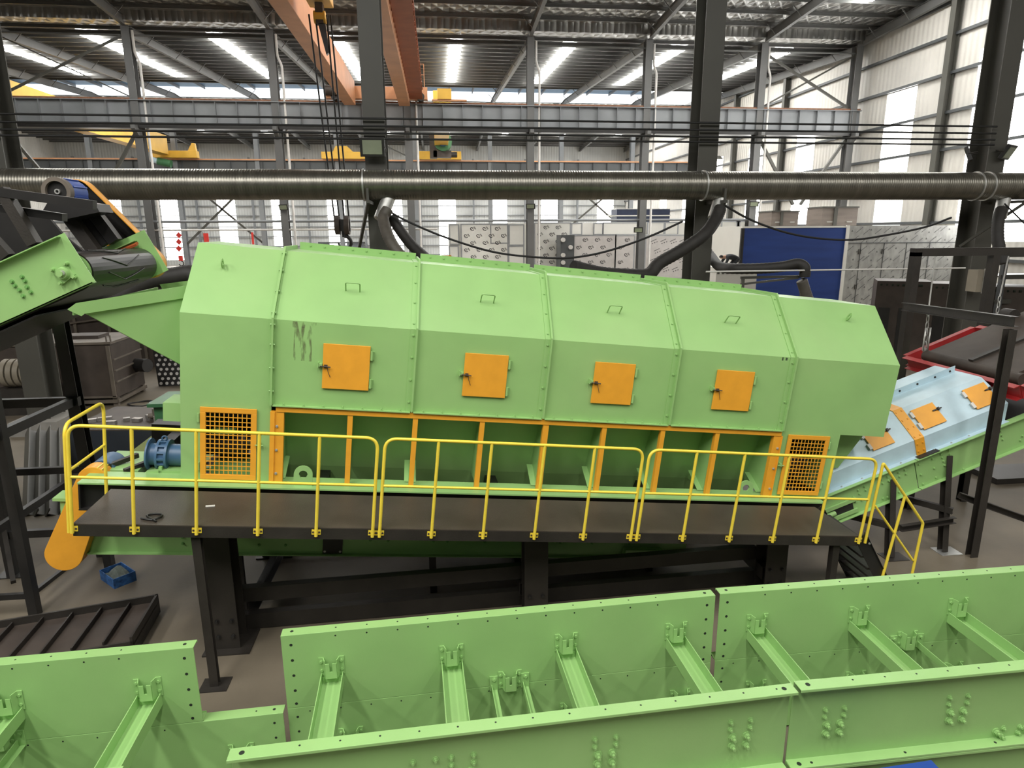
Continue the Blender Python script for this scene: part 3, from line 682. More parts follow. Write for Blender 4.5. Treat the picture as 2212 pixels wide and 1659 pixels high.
for i, (a, b, c, d) in enumerate(((1668, 455, 1723, 488), (1778, 446, 1850, 484))):
    X0, X1, Z0, Z1 = rect_px(a, b, c, d, 38.2)
    t = thing('air_cooler', ('brown air cooler on the blue booth roof, beside the hall column', 'larger brown air cooler on the booth roof, above the blue sheet corner')[i], 'air cooler', 'coolers on the booth roof')
    MB().mm(X0, X1, 38.2, 39.9, zt+.02, Z1-.08).build('casing', 'cooler', t)
    MB().mm(X0-.05, X1+.05, 38.15, 39.95, Z1-.08, Z1).build('lid', 'grey', t)
    MB().mm(X0+(X1-X0)*.32, X0+(X1-X0)*.42, 38.14, 38.2, zt+.05, Z1-.1).build('corner_post', 'grey', t)
    for q in (.14, .7): MB().mm(X0+(X1-X0)*q, X0+(X1-X0)*(q+.16), 38.16, 38.2, zt+.22, zt+.27).build('handle', 'zinc', t)
# roller shutter on the back wall
sh = thing('roller_shutter', 'grey roller shutter door low in the back wall beneath the hook block', 'shutter door')
p = atY(690, 523, 115.6); q = atY(790, 600, 115.6)
s_ = MB()
for k in range(26): s_.mm(p.x, q.x, 115.5, 115.6, .02+k*.13, .13+k*.13)
s_.build('slats', 'shutter', sh); MB().mm(p.x-.2, q.x+.2, 115.4, 115.8, 3.4, p.z).build('lintel', 'grey_dk', sh)
# warning pennants and small red signs
for i in range(3):
    p = atY(386, 508+i*14.5, 48); t = MB().prism([p+V3((-.2, 0, 0)), p+V3((0, 0, .22)), p+V3((.2, 0, 0)), p+V3((0, 0, -.22))], (0, .04, 0)).build('warning_plate', 'signal_red', None, '%s red diamond plate hanging by the left hall column' % ('top', 'middle', 'bottom')[i], 'plate', 'red diamond plates')
sh_ = thing('small_hook', 'small red crane hook hanging below the diamond plates', 'hook', None, Matrix.Translation(atY(391, 562, 48)))
MB().mm(-.12, .12, -.08, .08, -.05, .3).build('block', 'signal_red', sh_); MB().tube([(.16*math.sin(a), 0, -.22+.16*math.cos(a)) for a in [i*.45 for i in range(11)]], .035, 6).build('hook', 'dark', sh_)
for i, (px, py) in enumerate(((446, 517), (546, 515))):
    p = atY(px, py, 82); t = thing('fire_sign', ('red fire sign on the far column at left', 'red fire sign on the far post nearer the hook')[i], 'sign', 'red fire signs'); MB().mm(p.x-(.28 if i == 0 else .12), p.x+(.28 if i == 0 else .12), 81.95, 82, p.z-.7, p.z+.7).build('board', 'signal_red', t); MB().mm(p.x-.34, p.x-.3, 81.95, 82, 0, p.z+.8).build('post', 'grey', t)
p = atY(963, 557, 30); t = thing('orange_lug', 'small orange plate with a dark hole behind the hood flange', 'lifting plate')
MB().mm(p.x-.2, p.x+.25, 29.95, 30, 0, p.z+.12).build('plate', 'orange', t); MB().cyl((p.x, 29.94, p.z), (p.x, 29.95, p.z), .05).build('hole', 'hole', t)

# person crouching on a white pallet stack behind the hose
wp = thing('white_crate', 'white ribbed crate stack behind the hose, a person crouching on it', 'crate'); p = atY(1580, 576, 30)
MB().mm(p.x-1.0, p.x+1.0, 29.4, 31, 0, p.z).build('body', 'white', wp)
for k in range(9): MB().mm(p.x-.95+k*.22, p.x-.85+k*.22, 29.36, 29.4, p.z-.3, p.z).build('rib', 'grey', wp)
def person(base):
    skin = mat('skin', (0.50, 0.29, 0.20), 0.6); cloth = mat('dark_work_clothes', (0.03, 0.032, 0.036), 0.9); hair = mat('black_hair', (0.008, 0.007, 0.006), 0.6)
    root = thing('person', 'person in dark clothes crouching low beyond the hose at right of the column', 'person', None, Matrix.Translation(base))
    # joints: on all fours, head to the left and lowered
    J = [((.25, 0, .42), .15), ((0, 0, .46), .15), ((-.25, 0, .47), .17), ((-.40, 0, .46), .07), ((-.48, 0, .45), .08), ((-.60, 0, .43), .085),
         ((.28, -.12, .38), .10), ((-.02, -.15, .08), .075), ((.36, -.15, .06), .05), ((.46, -.15, .04), .045),
         ((.28, .12, .38), .10), ((-.02, .15, .08), .075), ((.36, .15, .06), .05), ((.46, .15, .04), .045),
         ((-.27, -.2, .44), .07), ((-.36, -.26, .24), .05), ((-.48, -.22, .06), .035), ((-.55, -.22, .035), .03),
         ((-.27, .2, .44), .07), ((-.36, .26, .24), .05), ((-.48, .22, .06), .035), ((-.55, .22, .035), .03)]
    E_ = [(0, 1), (1, 2), (2, 3), (3, 4), (4, 5), (0, 6), (6, 7), (7, 8), (8, 9), (0, 10), (10, 11), (11, 12), (12, 13), (2, 14), (14, 15), (15, 16), (16, 17), (2, 18), (18, 19), (19, 20), (20, 21)]
    hands = []
    for hb_, sy in ((17, -1), (21, 1)):
        for k, (dy_, l) in enumerate(((-.03, .06), (-.01, .075), (.01, .07), (.03, .055))):
            i = len(J); b = J[hb_][0]; J.append(((b[0]-.04, b[1]+dy_, .02), .011)); J.append(((b[0]-.04-l*.7, b[1]+dy_*1.3, .014), .009)); E_ += [(hb_, i), (i, i+1)]
        i = len(J); b = J[hb_][0]; J.append(((b[0]-.01, b[1]-sy*.045, .018), .011)); E_.append((hb_, i))
    me = bpy.data.meshes.new('body'); me.from_pydata([j[0] for j in J], E_, []); ob = bpy.data.objects.new('body', me); COL.objects.link(ob); ob.parent = root
    sk = ob.modifiers.new('skin', 'SKIN'); ob.modifiers.new('sub', 'SUBSURF').levels = 1
    for i, (c, r) in enumerate(J): me.skin_vertices[0].data[i].radius = (r, r)
    me.skin_vertices[0].data[0].use_root = True
    me.materials.append(skin)
    cl = ob.copy(); cl.data = bpy.data.meshes.new('work_clothes')
    keep = list(range(0, 4)) + list(range(6, 13)) + [14, 15, 16, 18, 19, 20]; keep = [k for k in keep if k != 9]
    mp = {k: i for i, k in enumerate(keep)}
    cl.data.from_pydata([J[k][0] for k in keep], [(mp[a], mp[b]) for a, b in E_ if a in mp and b in mp], []); COL.objects.link(cl); cl.parent = root; cl.name = 'work_clothes'
    cl.modifiers.clear(); cl.modifiers.new('skin', 'SKIN'); cl.modifiers.new('sub', 'SUBSURF').levels = 1
    for i, k in enumerate(keep): cl.data.skin_vertices[0].data[i].radius = (J[k][1]+.014,)*2
    cl.data.skin_vertices[0].data[0].use_root = True; cl.data.materials.append(cloth)
    hm_ = MB(); n = 12
    for a in range(7):
        th = a/6*1.75
        for b in range(n): ph = 2*math.pi*b/n; hm_.v.append(V3((-.555+.105*math.sin(th)*math.cos(ph)+.02, .09*math.sin(th)*math.sin(ph), .445+.105*math.cos(th))))
    for a in range(6):
        for b in range(n): hm_.f.append((a*n+b, a*n+(b+1) % n, (a+1)*n+(b+1) % n, (a+1)*n+b)); hm_.sm.append(True)
    hm_.build('hair', hair, root)
person(V3((p.x, 30, p.z))) if False else person(V3((atY(1580, 576, 29.8).x, 29.8, atY(1580, 576, 29.8).z)))

# ------------------------------------------------------------------ brown fabricated tank and goods at the left
tk = thing('steel_tank', 'rust brown ribbed steel tank on a frame behind the feed chute', 'tank')
x1_, y0_, y1_ = -10.06, 20.8, 22.8
MB().mm(-16.5, x1_, y0_, y1_, .25, 1.95).build('shell', 'brown', tk, bevel=.02)
MB().mm(-16.6, x1_+.06, y0_-.06, y1_+.06, 1.95, 2.02).build('lid', 'brown_lt', tk)
MB().mm(-11.6, -10.7, 21.5, 22.2, 2.02, 2.12).build('hatch', 'brown', tk)
for z in (.75, 1.1, 1.45): MB().mm(x1_, x1_+.05, y0_+.05, y1_-.05, z-.02, z+.02).build('side_rib', 'brown_lt', tk)
for x in (-12.0, -10.12): MB().mm(x-.05, x+.05, y0_-.05, y0_, .3, 1.9).build('corner_rib', 'brown_lt', tk)
MB().mm(-12, x1_, y0_-.05, y0_, .27, .33).build('bottom_rib', 'brown_lt', tk)
for x in (-16, -13, -10.15):
    for y in (20.9, 22.7): MB().mm(x-.07, x+.07, y-.07, y+.07, 0, .25).build('foot', 'brown_lt', tk)
MB().mm(-16.5, x1_, y0_-.04, y0_+.1, .1, .2).build('skid', 'brown_lt', tk); MB().mm(x1_-.1, x1_+.04, y0_, y1_, .1, .2).build('skid', 'brown_lt', tk)
MB().cyl((x1_, 22.3, 1.0), (x1_+.45, 22.1, 1.0), .22).build('outlet_pipe', 'black', tk)
MB().tube([(x1_-.1, 20.85, 2.02), (x1_-.1, 20.85, 2.2), (x1_+.02, 20.85, 2.2), (x1_+.02, 20.85, 2.02)], .025, 6).build('lifting_eye', 'brown_lt', tk)
for k in range(5): MB().mm(-16.9, -16.4, 20.2, 20.8, 0, .1).build('packer', 'dark', tk) if k == 0 else None
ps = thing('tube_sheet', 'leaning dark plate full of round holes beside the brown tank', 'perforated plate')
a = V3((-9.9, 23.4, 0)); bdir = V3((1.75, 0, 0)); up_ = V3((-.25, .45, 1.85))
MB().prism([a, a+bdir, a+bdir*.9+up_, a+up_], (0, .04, 0)).build('plate', 'black', ps)
hm_ = MB(); nrm_ = bdir.cross(up_).normalized(); nrm_ = -nrm_ if nrm_.y > 0 else nrm_
for r_ in range(11):
    for c_ in range(8):
        q = a + bdir*((c_+.5+(r_ % 2)*.4)/9) + up_*((r_+.6)/11.5)
        hm_.cyl(q+nrm_*.004, q+nrm_*.01, .055, n=8, smooth=False)
hm_.build('tube_ends', 'pipe_white', ps, kind='stuff')
MB().bar(a+bdir+V3((.1, 0, 0)), a+bdir*.95+up_*.9+V3((.1, 0, 0)), .08, .05).build('edge_strip', 'brown_lt', ps)
t = thing('ribbed_roll', 'pale ribbed hose roll lying under the brown tank lid at the left edge', 'hose roll')
q = atY(8, 808, 20.2)
for k in range(6): MB().pipe((q.x+k*.19, 20.35, q.z), (q.x+k*.19+.14, 20.35, q.z), .42, .3).build('coil', 'cream', t)
MB().mm(q.x-.2, q.x+1.4, 20.0, 20.7, 0, q.z-.42).build('cradle', 'dark', t)
t = thing('steel_rack', 'dark red-brown racking with pale lids behind the brown tank', 'rack')
q = atY(225, 720, 27); 
MB().mm(q.x-2.4, q.x+3, 27, 28.4, 0, 2.6).build('body', 'brown', t); MB().mm(q.x-2.4, q.x+3.2, 26.9, 28.4, 2.6, 2.7).build('lid', 'brown_lt', t)
for k in range(5): MB().mm(q.x-2.3+k*1.25, q.x-2.2+k*1.25, 26.92, 27, 0, 2.6).build('upright', 'brown_lt', t)
MB().bar((q.x-2.3, 26.9, 1.7), (q.x+2.6, 26.9, 2.3), .06, .06).build('stay', 'brown_lt', t)
t = thing('long_bundle', 'jumble of pale metal pieces on top of the dark rack', 'scrap'); random.seed(11)
sb = MB()
for k in range(14): a_ = random.uniform(0, 3); sb.bar((q.x-.8+random.uniform(-1, 1.5), 27.3+random.uniform(0, .7), 2.72+.05*(k % 3)), (q.x-.2+random.uniform(-1, 1.5), 27.4+random.uniform(0, .7), 2.8+.05*(k % 3)), .1, .05)
sb.build('pieces', 'scrap', t, kind='stuff')
# leaning beams by the pedestal
for i in range(3):
    b0 = atZ(66+24*i, 1112, .02); b1 = atY(70+22*i, 930, 15.3)
    MB().ibeam(b0, b1, .26, .2, .02, .015, (0, 1, 0)).build('leaning_beam', 'grey', None, '%s grey steel beam propped against the column pedestal' % ('left', 'middle', 'right')[i], 'steel beam', 'propped steel beams')
# pedestal fan
fn = thing('drum_fan', 'floor fan with a wire cage near the left column', 'fan', None, Matrix.Translation((-11.2, 15.6, 0)))
MB().tube([(.42*math.cos(a), -.1, 1.05+.42*math.sin(a)) for a in [i*math.pi/12 for i in range(24)]], .02, 6, True).build('cage', 'dark', fn)
for k in range(4): MB().prism([(0, 0, 1.05), (.35*math.cos(k*1.57), .03, 1.05+.35*math.sin(k*1.57)), (.35*math.cos(k*1.57+.6), -.03, 1.05+.35*math.sin(k*1.57+.6))], (0, .015, 0)).build('blade', 'brown', fn)
MB().cyl((0, 0, 1.05), (0, .3, 1.05), .12).build('motor', 'red', fn); MB().cyl((0, .1, .05), (0, .1, 1.0), .035).build('stem', 'dark', fn); MB().cyl((0, .1, 0), (0, .1, .05), .35).build('base', 'dark', fn)
# dark blue block with offcuts
bk = thing('machine_block', 'dark blue-grey machine block left of the drive motor, metal offcuts on top', 'machine block')
MB().prism([(-8.6, 15.2, 0), (-6.3, 14.9, 0), (-5.0, 16.6, 0), (-8.4, 17.2, 0)], (0, 0, .86)).build('body', mat('blue_black_paint', (0.022, 0.027, 0.035), .5), bk)
MB().prism([(-8.6, 15.2, .86), (-6.3, 14.9, .86), (-5.0, 16.6, .86), (-8.4, 17.2, .86)], (0, 0, .03)).build('top', 'brown', bk)
random.seed(5)
for i in range(7):
    x = -8.3+i*.27; c = V3((x, 15.5+random.uniform(0, .4), .93)); a_ = random.uniform(-.6, .6)
    ax = (V3((math.cos(a_), math.sin(a_), 0)), V3((-math.sin(a_), math.cos(a_), 0)), V3((0, 0, 1)))
    MB().box(c, (random.uniform(.12, .3), .12, .08 if i < 5 else .2), ax).build('metal_offcut', 'scrap', None, 'bright metal offcut on the dark block, %s from the left' % ORDER[i], 'metal piece', 'offcuts on the dark block')
vl = thing('valve_body', 'small brass and steel valve on the dark block', 'valve', None, Matrix.Translation((-6.75, 15.7, .89)))
MB().cyl((0, 0, 0), (0, 0, .3), .11).build('body', 'brown_lt', vl); MB().cyl((0, 0, .3), (0, 0, .42), .05).build('stem', 'zinc', vl); MB().pipe((0, 0, .42), (0, 0, .46), .14, .1).build('handwheel', 'pale_blue', vl); MB().cyl((-.2, 0, .12), (.2, 0, .12), .07).build('port', 'brown_lt', vl)
# green motor on a lime box
gm = thing('green_motor_box', 'dark green gearbox casing beside the screen drive, on a pale lime stand', 'gearbox')
q = atY(385, 905, 14.0)
MB().mm(q.x-.35, q.x+.6, 13.7, 14.6, 1.15, 1.75).build('casing', 'green_motor', gm, bevel=.03); MB().mm(q.x-.42, q.x+.6, 13.6, 14.7, 1.75, 1.82).build('lid', 'green_motor', gm)
MB().prism([(q.x-1.3, 13.6, .5), (q.x+.6, 13.6, .5), (q.x+.6, 13.6, 1.15), (q.x-.4, 13.6, 1.15)], (0, 1.1, 0)).build('stand', 'lime_box', gm); MB().mm(q.x-1.2, q.x+.6, 13.7, 14.6, 0, .5).build('base', 'dark', gm)
t = thing('floor_strap', 'dark coiled strap lying on the floor in front of the tank', 'strap', None, Matrix.Translation(atZ(302, 872, .03))); MB().tube([(.35*math.cos(a)*(1+.1*math.sin(3*a)), .3*math.sin(a), .02*math.sin(2*a)) for a in [i*math.pi/10 for i in range(20)]], .03, 6, True).build('loop', 'black', t)
# dark units at the right
for i in range(4):
    a = V3((17.3+i*1.62, 24.2-i*.95, 0)); d = V3((1.62, -.95, 0)).normalized(); n_ = V3((d.y*-1, d.x, 0))
    t = thing('steel_module', 'dark brown steel module with slots behind the red magnet, %s from the left' % ORDER[i], 'steel module', 'dark steel modules')
    w_ = 1.86; zt_ = 3.25-.06*i
    P_ = lambda s_, k_, z_: a + d*s_ + n_*k_ + V3((0, 0, z_))
    MB().prism([P_(0, 0, .1), P_(w_, 0, .1), P_(w_, 1.6, .1), P_(0, 1.6, .1)], (0, 0, zt_-.1)).build('body', 'brown', t)
    MB().prism([P_(.15, -.02, .2), P_(.55, -.02, .2), P_(.55, -.02, 2.2), P_(.15, -.02, 2.2)], n_*.03).build('slot', 'black', t)
    MB().prism([P_(.85, -.02, .2), P_(1.25, -.02, .2), P_(1.25, -.02, 2.2), P_(.85, -.02, 2.2)], n_*.03).build('slot', 'black', t)
    h_ = MB()
    for k in range(8): h_.cyl(P_(.15+k*.2, 0, zt_-.15), P_(.15+k*.18, -.015, zt_-.15), .045, n=8)
    h_.build('bolt_holes', 'hole', t, kind='stuff')
    MB().mm(0, .01, 0, .01, 0, .01) if False else MB().prism([P_(.1, .1, 0), P_(w_-.1, .1, 0), P_(w_-.1, 1.5, 0), P_(.1, 1.5, 0)], (0, 0, .1)).build('plinth', 'black', t)
# ================================================================== THE TROMMEL SCREEN (everything on it is tilted 6 degrees with the machine)
YAW, TILT = math.radians(3.6), math.radians(-6.1)
MU = V3((math.cos(TILT)*math.cos(YAW), math.cos(TILT)*math.sin(YAW), math.sin(TILT)))
MV = V3((-math.sin(YAW), math.cos(YAW), 0)); MW = MU.cross(MV)
MO = V3((-3.9605, 6.87, 2.2239))
MT = Matrix(((MU.x, MV.x, MW.x, MO.x), (MU.y, MV.y, MW.y, MO.y), (MU.z, MV.z, MW.z, MO.z), (0, 0, 0, 1)))
MTI = MT.inverted()
def loc(p): return MTI @ V3(p)
def floor_w(u, v): # local w of the floor below (u, v)
    p = MT @ V3((u, v, 0)); return -p.z/MW.z
ts = thing('trommel_screen', 'long green enclosed trommel screen with orange hatches, tilted down to the right', 'screening machine', None, MT)
PROF = [(1.3, 1.07), (1.3, 2.165), (2.08, 2.98), (3.12, 2.98), (3.9, 2.165), (3.9, 1.07)]
BND = [1.77, 3.54, 5.33, 7.19, 9.0]
def prof_off(d):
    """hood outline pushed outwards by d"""
    k = d*math.tan(math.radians(22.9)); s2 = math.sqrt(.5)
    return [(1.3-d, 1.07), (1.3-d, 2.165+k), (2.08-k, 2.98+d), (3.12+k, 2.98+d), (3.9+d, 2.165+k), (3.9+d, 1.07)]
def shell(u0, u1, pr, th=.012):
    mb = MB(); inn = [(a+(.012 if a < 2.6 else -.012), b-.012) for a, b in pr]
    for i in range(len(pr)-1):
        q = [pr[i], pr[i+1], inn[i+1], inn[i]]
        mb.prism([(u0, a, b) for a, b in q], (u1-u0, 0, 0))
    return mb
s2 = math.sqrt(.5); SLN = V3((0, -.815, .78)).normalized(); SLD = V3((0, .78, .815)).normalized()
HND = [2.69, 4.47, 6.28, 8.09]
ND = [None]
for i in range(4):
    u0, u1 = BND[i], BND[i+1]
    hp = shell(u0, u1, PROF).build('hood_panel', 'green', ts)
    # bottom bolting flange
    b = MB().mm(u0+.02, u1-.02, 1.235, 1.3, 1.06, 1.072)
    n = 7
    for k in range(n): b.bolt((u0+.15+(u1-u0-.3)*k/(n-1), 1.262, 1.072), (0, 0, 1), .011, .03)
    b.build('bottom_flange', 'green', hp)
    # ridge flange strip behind the top
    b = MB().mm(u0+.05, u1-.02, 3.1, 3.112, 2.97, 3.085)
    for k in range(8): b.bolt((u0+.2+(u1-u0-.35)*k/7, 3.1, 3.045), (0, -1, 0), .012, .014)
    b.build('ridge_flange', 'green', hp)
    u = HND[i]; base = V3((u, 1.3, 2.165)) + SLD*.54
    pts = [base+V3((-.085, 0, 0)), base+V3((-.085, 0, 0))+SLN*.06+SLD*.02, base+V3((.085, 0, 0))+SLN*.06+SLD*.02, base+V3((.085, 0, 0))]
    # bent rod grip
    g = [base+V3((-.09, 0, 0)), base+V3((-.09, 0, 0))+SLN*.15+SLD*.015, base+V3((.09, 0, 0))+SLN*.15+SLD*.015, base+V3((.09, 0, 0))]
    MB().tube(fillet(g, .025, 5), .0085, 8).build('lifting_handle', 'green', hp)
# hood joint strips with bolts
for i, u in enumerate(BND):
    j = MB(); po, pi = prof_off(.055), prof_off(0)
    for k in range(5):
        q = [pi[k], pi[k+1], po[k+1], po[k]]
        j.prism([(u-.012, a, b) for a, b in q], (.024, 0, 0))
    side = -1 if i else 1
    po2 = prof_off(.012); uu = u-.075 if i else u+.012
    if i:
        for k in range(5):
            q = [pi[k], pi[k+1], po2[k+1], po2[k]]
            j.prism([(u-.08, a, b) for a, b in q], (.07, 0, 0))
    ub = u-.045 if i else u
    if i:
        for w_ in (1.2, 1.5, 1.8, 2.09): j.bolt((ub, 1.288, w_), (0, -1, 0), .012, .016)
        for t_ in (.08, .42, .76, 1.06): j.bolt(V3((ub, 1.3, 2.165))+SLD*t_+SLN*.012, SLN, .012, .016)
    else:
        for w_ in (1.25, 1.55, 1.85, 2.1): j.bolt((u-.012, 1.272, w_), (-1, 0, 0), .013, .018); j.bolt((u+.012, 1.272, w_), (1, 0, 0), .013, .018)
        for t_ in (.08, .42, .76, 1.06): q_ = V3((u, 1.3, 2.165))+SLD*t_+SLN*.03; j.bolt(q_-V3((.012, 0, 0)), (-1, 0, 0), .013, .018); j.bolt(q_+V3((.012, 0, 0)), (1, 0, 0), .013, .018)
    j.build('joint_strip', 'green', ts)
# feed end housing: side with a doorway, roof slopes, end plate
fe = MB(); ua, ub_, w0 = .69, 1.77, .02
gl = (.96, 1.57, .09, .96)     # opening behind the grille
fe.mm(ua, gl[0], 1.3, 1.312, w0, 2.165).mm(gl[1], ub_, 1.3, 1.312, w0, 2.165).mm(gl[0], gl[1], 1.3, 1.312, w0, gl[2]).mm(gl[0], gl[1], 1.3, 1.312, gl[3], 2.165)
up_pr = PROF[1:5]
for i in range(3):
    inn = [(a+(.012 if a < 2.6 else -.012), b-.012) for a, b in up_pr]
    fe.prism([(ua, *up_pr[i]), (ua, *up_pr[i+1]), (ua, *inn[i+1]), (ua, *inn[i])], (ub_-ua, 0, 0))
fe.mm(ua, ub_, 3.888, 3.9, w0, 2.165)
full = [(1.312, w0), (1.312, 2.16), (2.085, 2.968), (3.115, 2.968), (3.888, 2.16), (3.888, w0)]
fe.prism([(ua, a, b) for a, b in full], (.012, 0, 0)); fe.prism([(ub_-.02, a, b) for a, b in full], (.012, 0, 0))
feo = fe.build('feed_end_housing', 'green', ts)
MB().mm(ua-.25, ua-.004, 1.45, 1.9, .74, .98).build('bearing_box', 'green', ts)
# discharge end housing
de = MB(); ua, ub_, um = 9.0, 10.755, 10.0; gr = (9.17, 9.77, .10, .97)
de.mm(ua, gr[0], 1.3, 1.312, w0, 1.04).mm(gr[1], um, 1.3, 1.312, w0, 1.04).mm(gr[0], gr[1], 1.3, 1.312, w0, gr[2]).mm(gr[0], gr[1], 1.3, 1.312, gr[3], 1.04).mm(ua, ub_, 1.3, 1.312, 1.04, 2.165)
for i in range(3):
    inn = [(a+(.012 if a < 2.6 else -.012), b-.012) for a, b in up_pr]
    de.prism([(ua, *up_pr[i]), (ua, *up_pr[i+1]), (ua, *inn[i+1]), (ua, *inn[i])], (ub_-ua, 0, 0))
de.mm(ua, ub_, 3.888, 3.9, w0, 2.165)
full2 = [(1.312, 1.04), (1.312, 2.16), (2.085, 2.968), (3.115, 2.968), (3.888, 2.16), (3.888, 1.04)]
de.prism([(ub_-.012, a, b) for a, b in full2], (.012, 0, 0)); de.prism([(ua+.008, a, b) for a, b in full], (.012, 0, 0))
de.mm(um-.012, um, 1.312, 3.888, w0, 1.04).mm(um, ub_, 1.312, 1.9, 1.04, 1.052)
deo = de.build('discharge_end_housing', 'green', ts)
# spout below the overhang
sp = MB()
A = [(um+.0, 1.64, 1.04), (ub_-.02, 1.64, 1.04), (ub_-.02, 3.6, 1.04), (um, 3.6, 1.04)]; B_ = [(um, 1.64, .36), (um+.36, 1.64, .40), (um+.32, 3.4, .44), (um, 3.4, .40)]
sp.add(A+B_, [(0, 1, 5, 4), (1, 2, 6, 5), (2, 3, 7, 6), (3, 0, 4, 7), (0, 3, 2, 1), (4, 5, 6, 7)])
sp.build('discharge_spout', 'green', ts)
def lug(par, c, udir, ndir, r=.05, name='lifting_lug'):
    """small eye plate: ring standing on the sheet"""
    c = V3(c); udir = V3(udir).normalized(); ndir = V3(ndir).normalized(); mb = MB(); n = 18; th = udir.cross(ndir).normalized()*.006
    for sgn in (1,):
        vs = []
        outer = []; inner = []
        for i in range(n):
            a = 2*math.pi*i/n; ex = V3(udir*math.cos(a)*r*.8 + ndir*(math.sin(a)*r*1.3 + r*1.1)); outer.append(c+ex)
            inner.append(c + udir*math.cos(a)*r*.38 + ndir*(math.sin(a)*r*.65 + r*1.25))
        vs = [p-th for p in outer]+[p-th for p in inner]+[p+th for p in outer]+[p+th for p in inner]
        o = lambda k, i: k*n+i % n
        fs = []
        for i in range(n): fs += [(o(0, i), o(0, i+1), o(1, i+1), o(1, i)), (o(2, i+1), o(2, i), o(3, i), o(3, i+1)), (o(0, i+1), o(0, i), o(2, i), o(2, i+1)), (o(1, i), o(1, i+1), o(3, i+1), o(3, i))]
        mb.add(vs, fs)
    return mb.build(name, 'green', par)
lug(feo, V3((1.06, 1.3, 2.165))+SLD*.76, SLD, SLN, .06)
lug(deo, V3((10.12, 1.3, 2.165))+SLD*.80, SLD+V3((.35, 0, 0)), SLN, .06)
# orange lower frame
of = MB().mm(1.83, 8.99, 1.262, 1.33, .985, 1.055).build('frame_top_rail', 'orange', ts)
UPR = [(1.875, .11), (2.755, .066), (3.6, .066), (4.5, .066), (5.39, .08), (6.24, .066), (7.12, .066), (7.97, .066), (8.94, .12)]
for u, wd in UPR:
    mb = MB().mm(u-wd/2, u+wd/2, 1.27, 1.34, .025, .985)
    if wd > .1:
        mb.mm(u-wd/2-.055 if u < 5 else u+wd/2, u-wd/2 if u < 5 else u+wd/2+.012, 1.25, 1.34, .025, .985)
    o = mb.build('frame_upright', 'orange', ts)
    if wd > .1:
        b = MB()
        for w_ in (.15, .47, .79): b.bolt((u-wd*.25 if u < 5 else u+wd*.25, 1.27, w_), (0, -1, 0), .013, .018)
        b.build('bolt', 'zinc', o)
# hopper with stiffener fins
MB().prism([(1.83, 1.62, 1.05), (1.83, 1.95, .03), (1.83, 2.1, -.3), (1.83, 2.13, -.3), (1.83, 1.98, .04), (1.83, 1.65, 1.05)], (7.14, 0, 0)).build('hopper', 'green', ts)
for i, (u, wd) in enumerate(UPR):
    MB().prism([(u-.006, 1.345, 1.04), (u-.006, 1.65, 1.04), (u-.006, 1.92, .22), (u-.006, 1.92, .03), (u-.006, 1.42, .03)], (.012, 0, 0)).build('stiffener', 'green', ts)
    if i % 2 == 0 or i > 3: MB().prism([(u-.09, 1.42, .03), (u+.07, 1.42, .03), (u+.07, 1.80, .20), (u-.09, 1.80, .20)], (0, .004, .012)).build('foot_plate', 'green', ts)
# bed beam and plate
MB().mm(-.42, 9.83, 1.19, 1.21, -.33, 0).mm(-.42, 9.83, 1.1, 1.42, -.345, -.33).mm(-.42, 9.83, 1.3, 1.32, -.33, 0).mm(-.425, -.405, 1.12, 1.4, -.33, 0).build('bed_beam', 'black', ts)
MB().mm(-.42, 9.83, 1.09, 1.5, .0, .02).build('bed_plate', 'green', ts)
MB().mm(-.42, 9.83, 3.6, 3.9, -.33, .02).build('bed_beam', 'black', ts)
for u in (0, 2.4, 4.8, 7.2, 9.6): MB().mm(u-.08, u+.08, 1.5, 3.6, -.32, -.05).build('cross_member', 'black', ts)
def eye_plate(u, par):
    mb = MB(); n = 20; r = .118; h = .175; ri = .055
    out = [(u-r, .02), (u-r, h)] + [(u-r*math.cos(math.pi*i/n), h+r*math.sin(math.pi*i/n)) for i in range(1, n)] + [(u+r, h), (u+r, .02)]
    m_ = len(out); inn = []
    for a, b in out:
        an = math.atan2(b-h, a-u); inn.append((u+ri*math.cos(an), h+ri*math.sin(an)))
    for i in range(m_):
        j = (i+1) % m_
        q = [out[i], out[j], inn[j], inn[i]]
        mb.prism([(a, 1.19, b) for a, b in q], (0, .025, 0))
    mb.build('base_lug', 'green', par)
eye_plate(2.2, ts); eye_plate(8.53, ts)
# access doors
def chain(pts, r=.006): return MB().tube(spline(pts, 5), r, 6)
for i, (u, wc) in enumerate(((2.675, 1.617), (4.48, 1.62), (6.276, 1.62), (8.095, 1.626))):
    h = .292
    d = MB().mm(u-h, u+h, 1.268, 1.29, wc-h, wc+h).build('access_door', 'orange', ts, bevel=.004)
    la = MB().mm(u-h-.05, u-h-.005, 1.25, 1.3, wc-.01, wc+.03).mm(u-h-.06, u-h-.05, 1.24, 1.3, wc-.02, wc+.045).build('latch', 'green', d)
    MB().mm(u-h+.02, u-h+.06, 1.25, 1.268, wc-.02, wc+.02).cyl((u-h-.03, 1.245, wc), (u-h+.1, 1.235, wc-.005), .008).tube(spline([(u-h+.06, 1.25, wc), (u-h+.07, 1.245, wc-.06), (u-h+.1, 1.255, wc-.14)]), .004, 5).build('latch_screw', 'brown', d)
    for wz in (wc+.17, wc-.2): MB().cyl((u+h+.022, 1.27, wz-.06), (u+h+.022, 1.27, wz+.06), .017, n=10).mm(u+h+.02, u+h+.05, 1.285, 1.3, wz-.055, wz+.055).build('hinge', 'green', d)
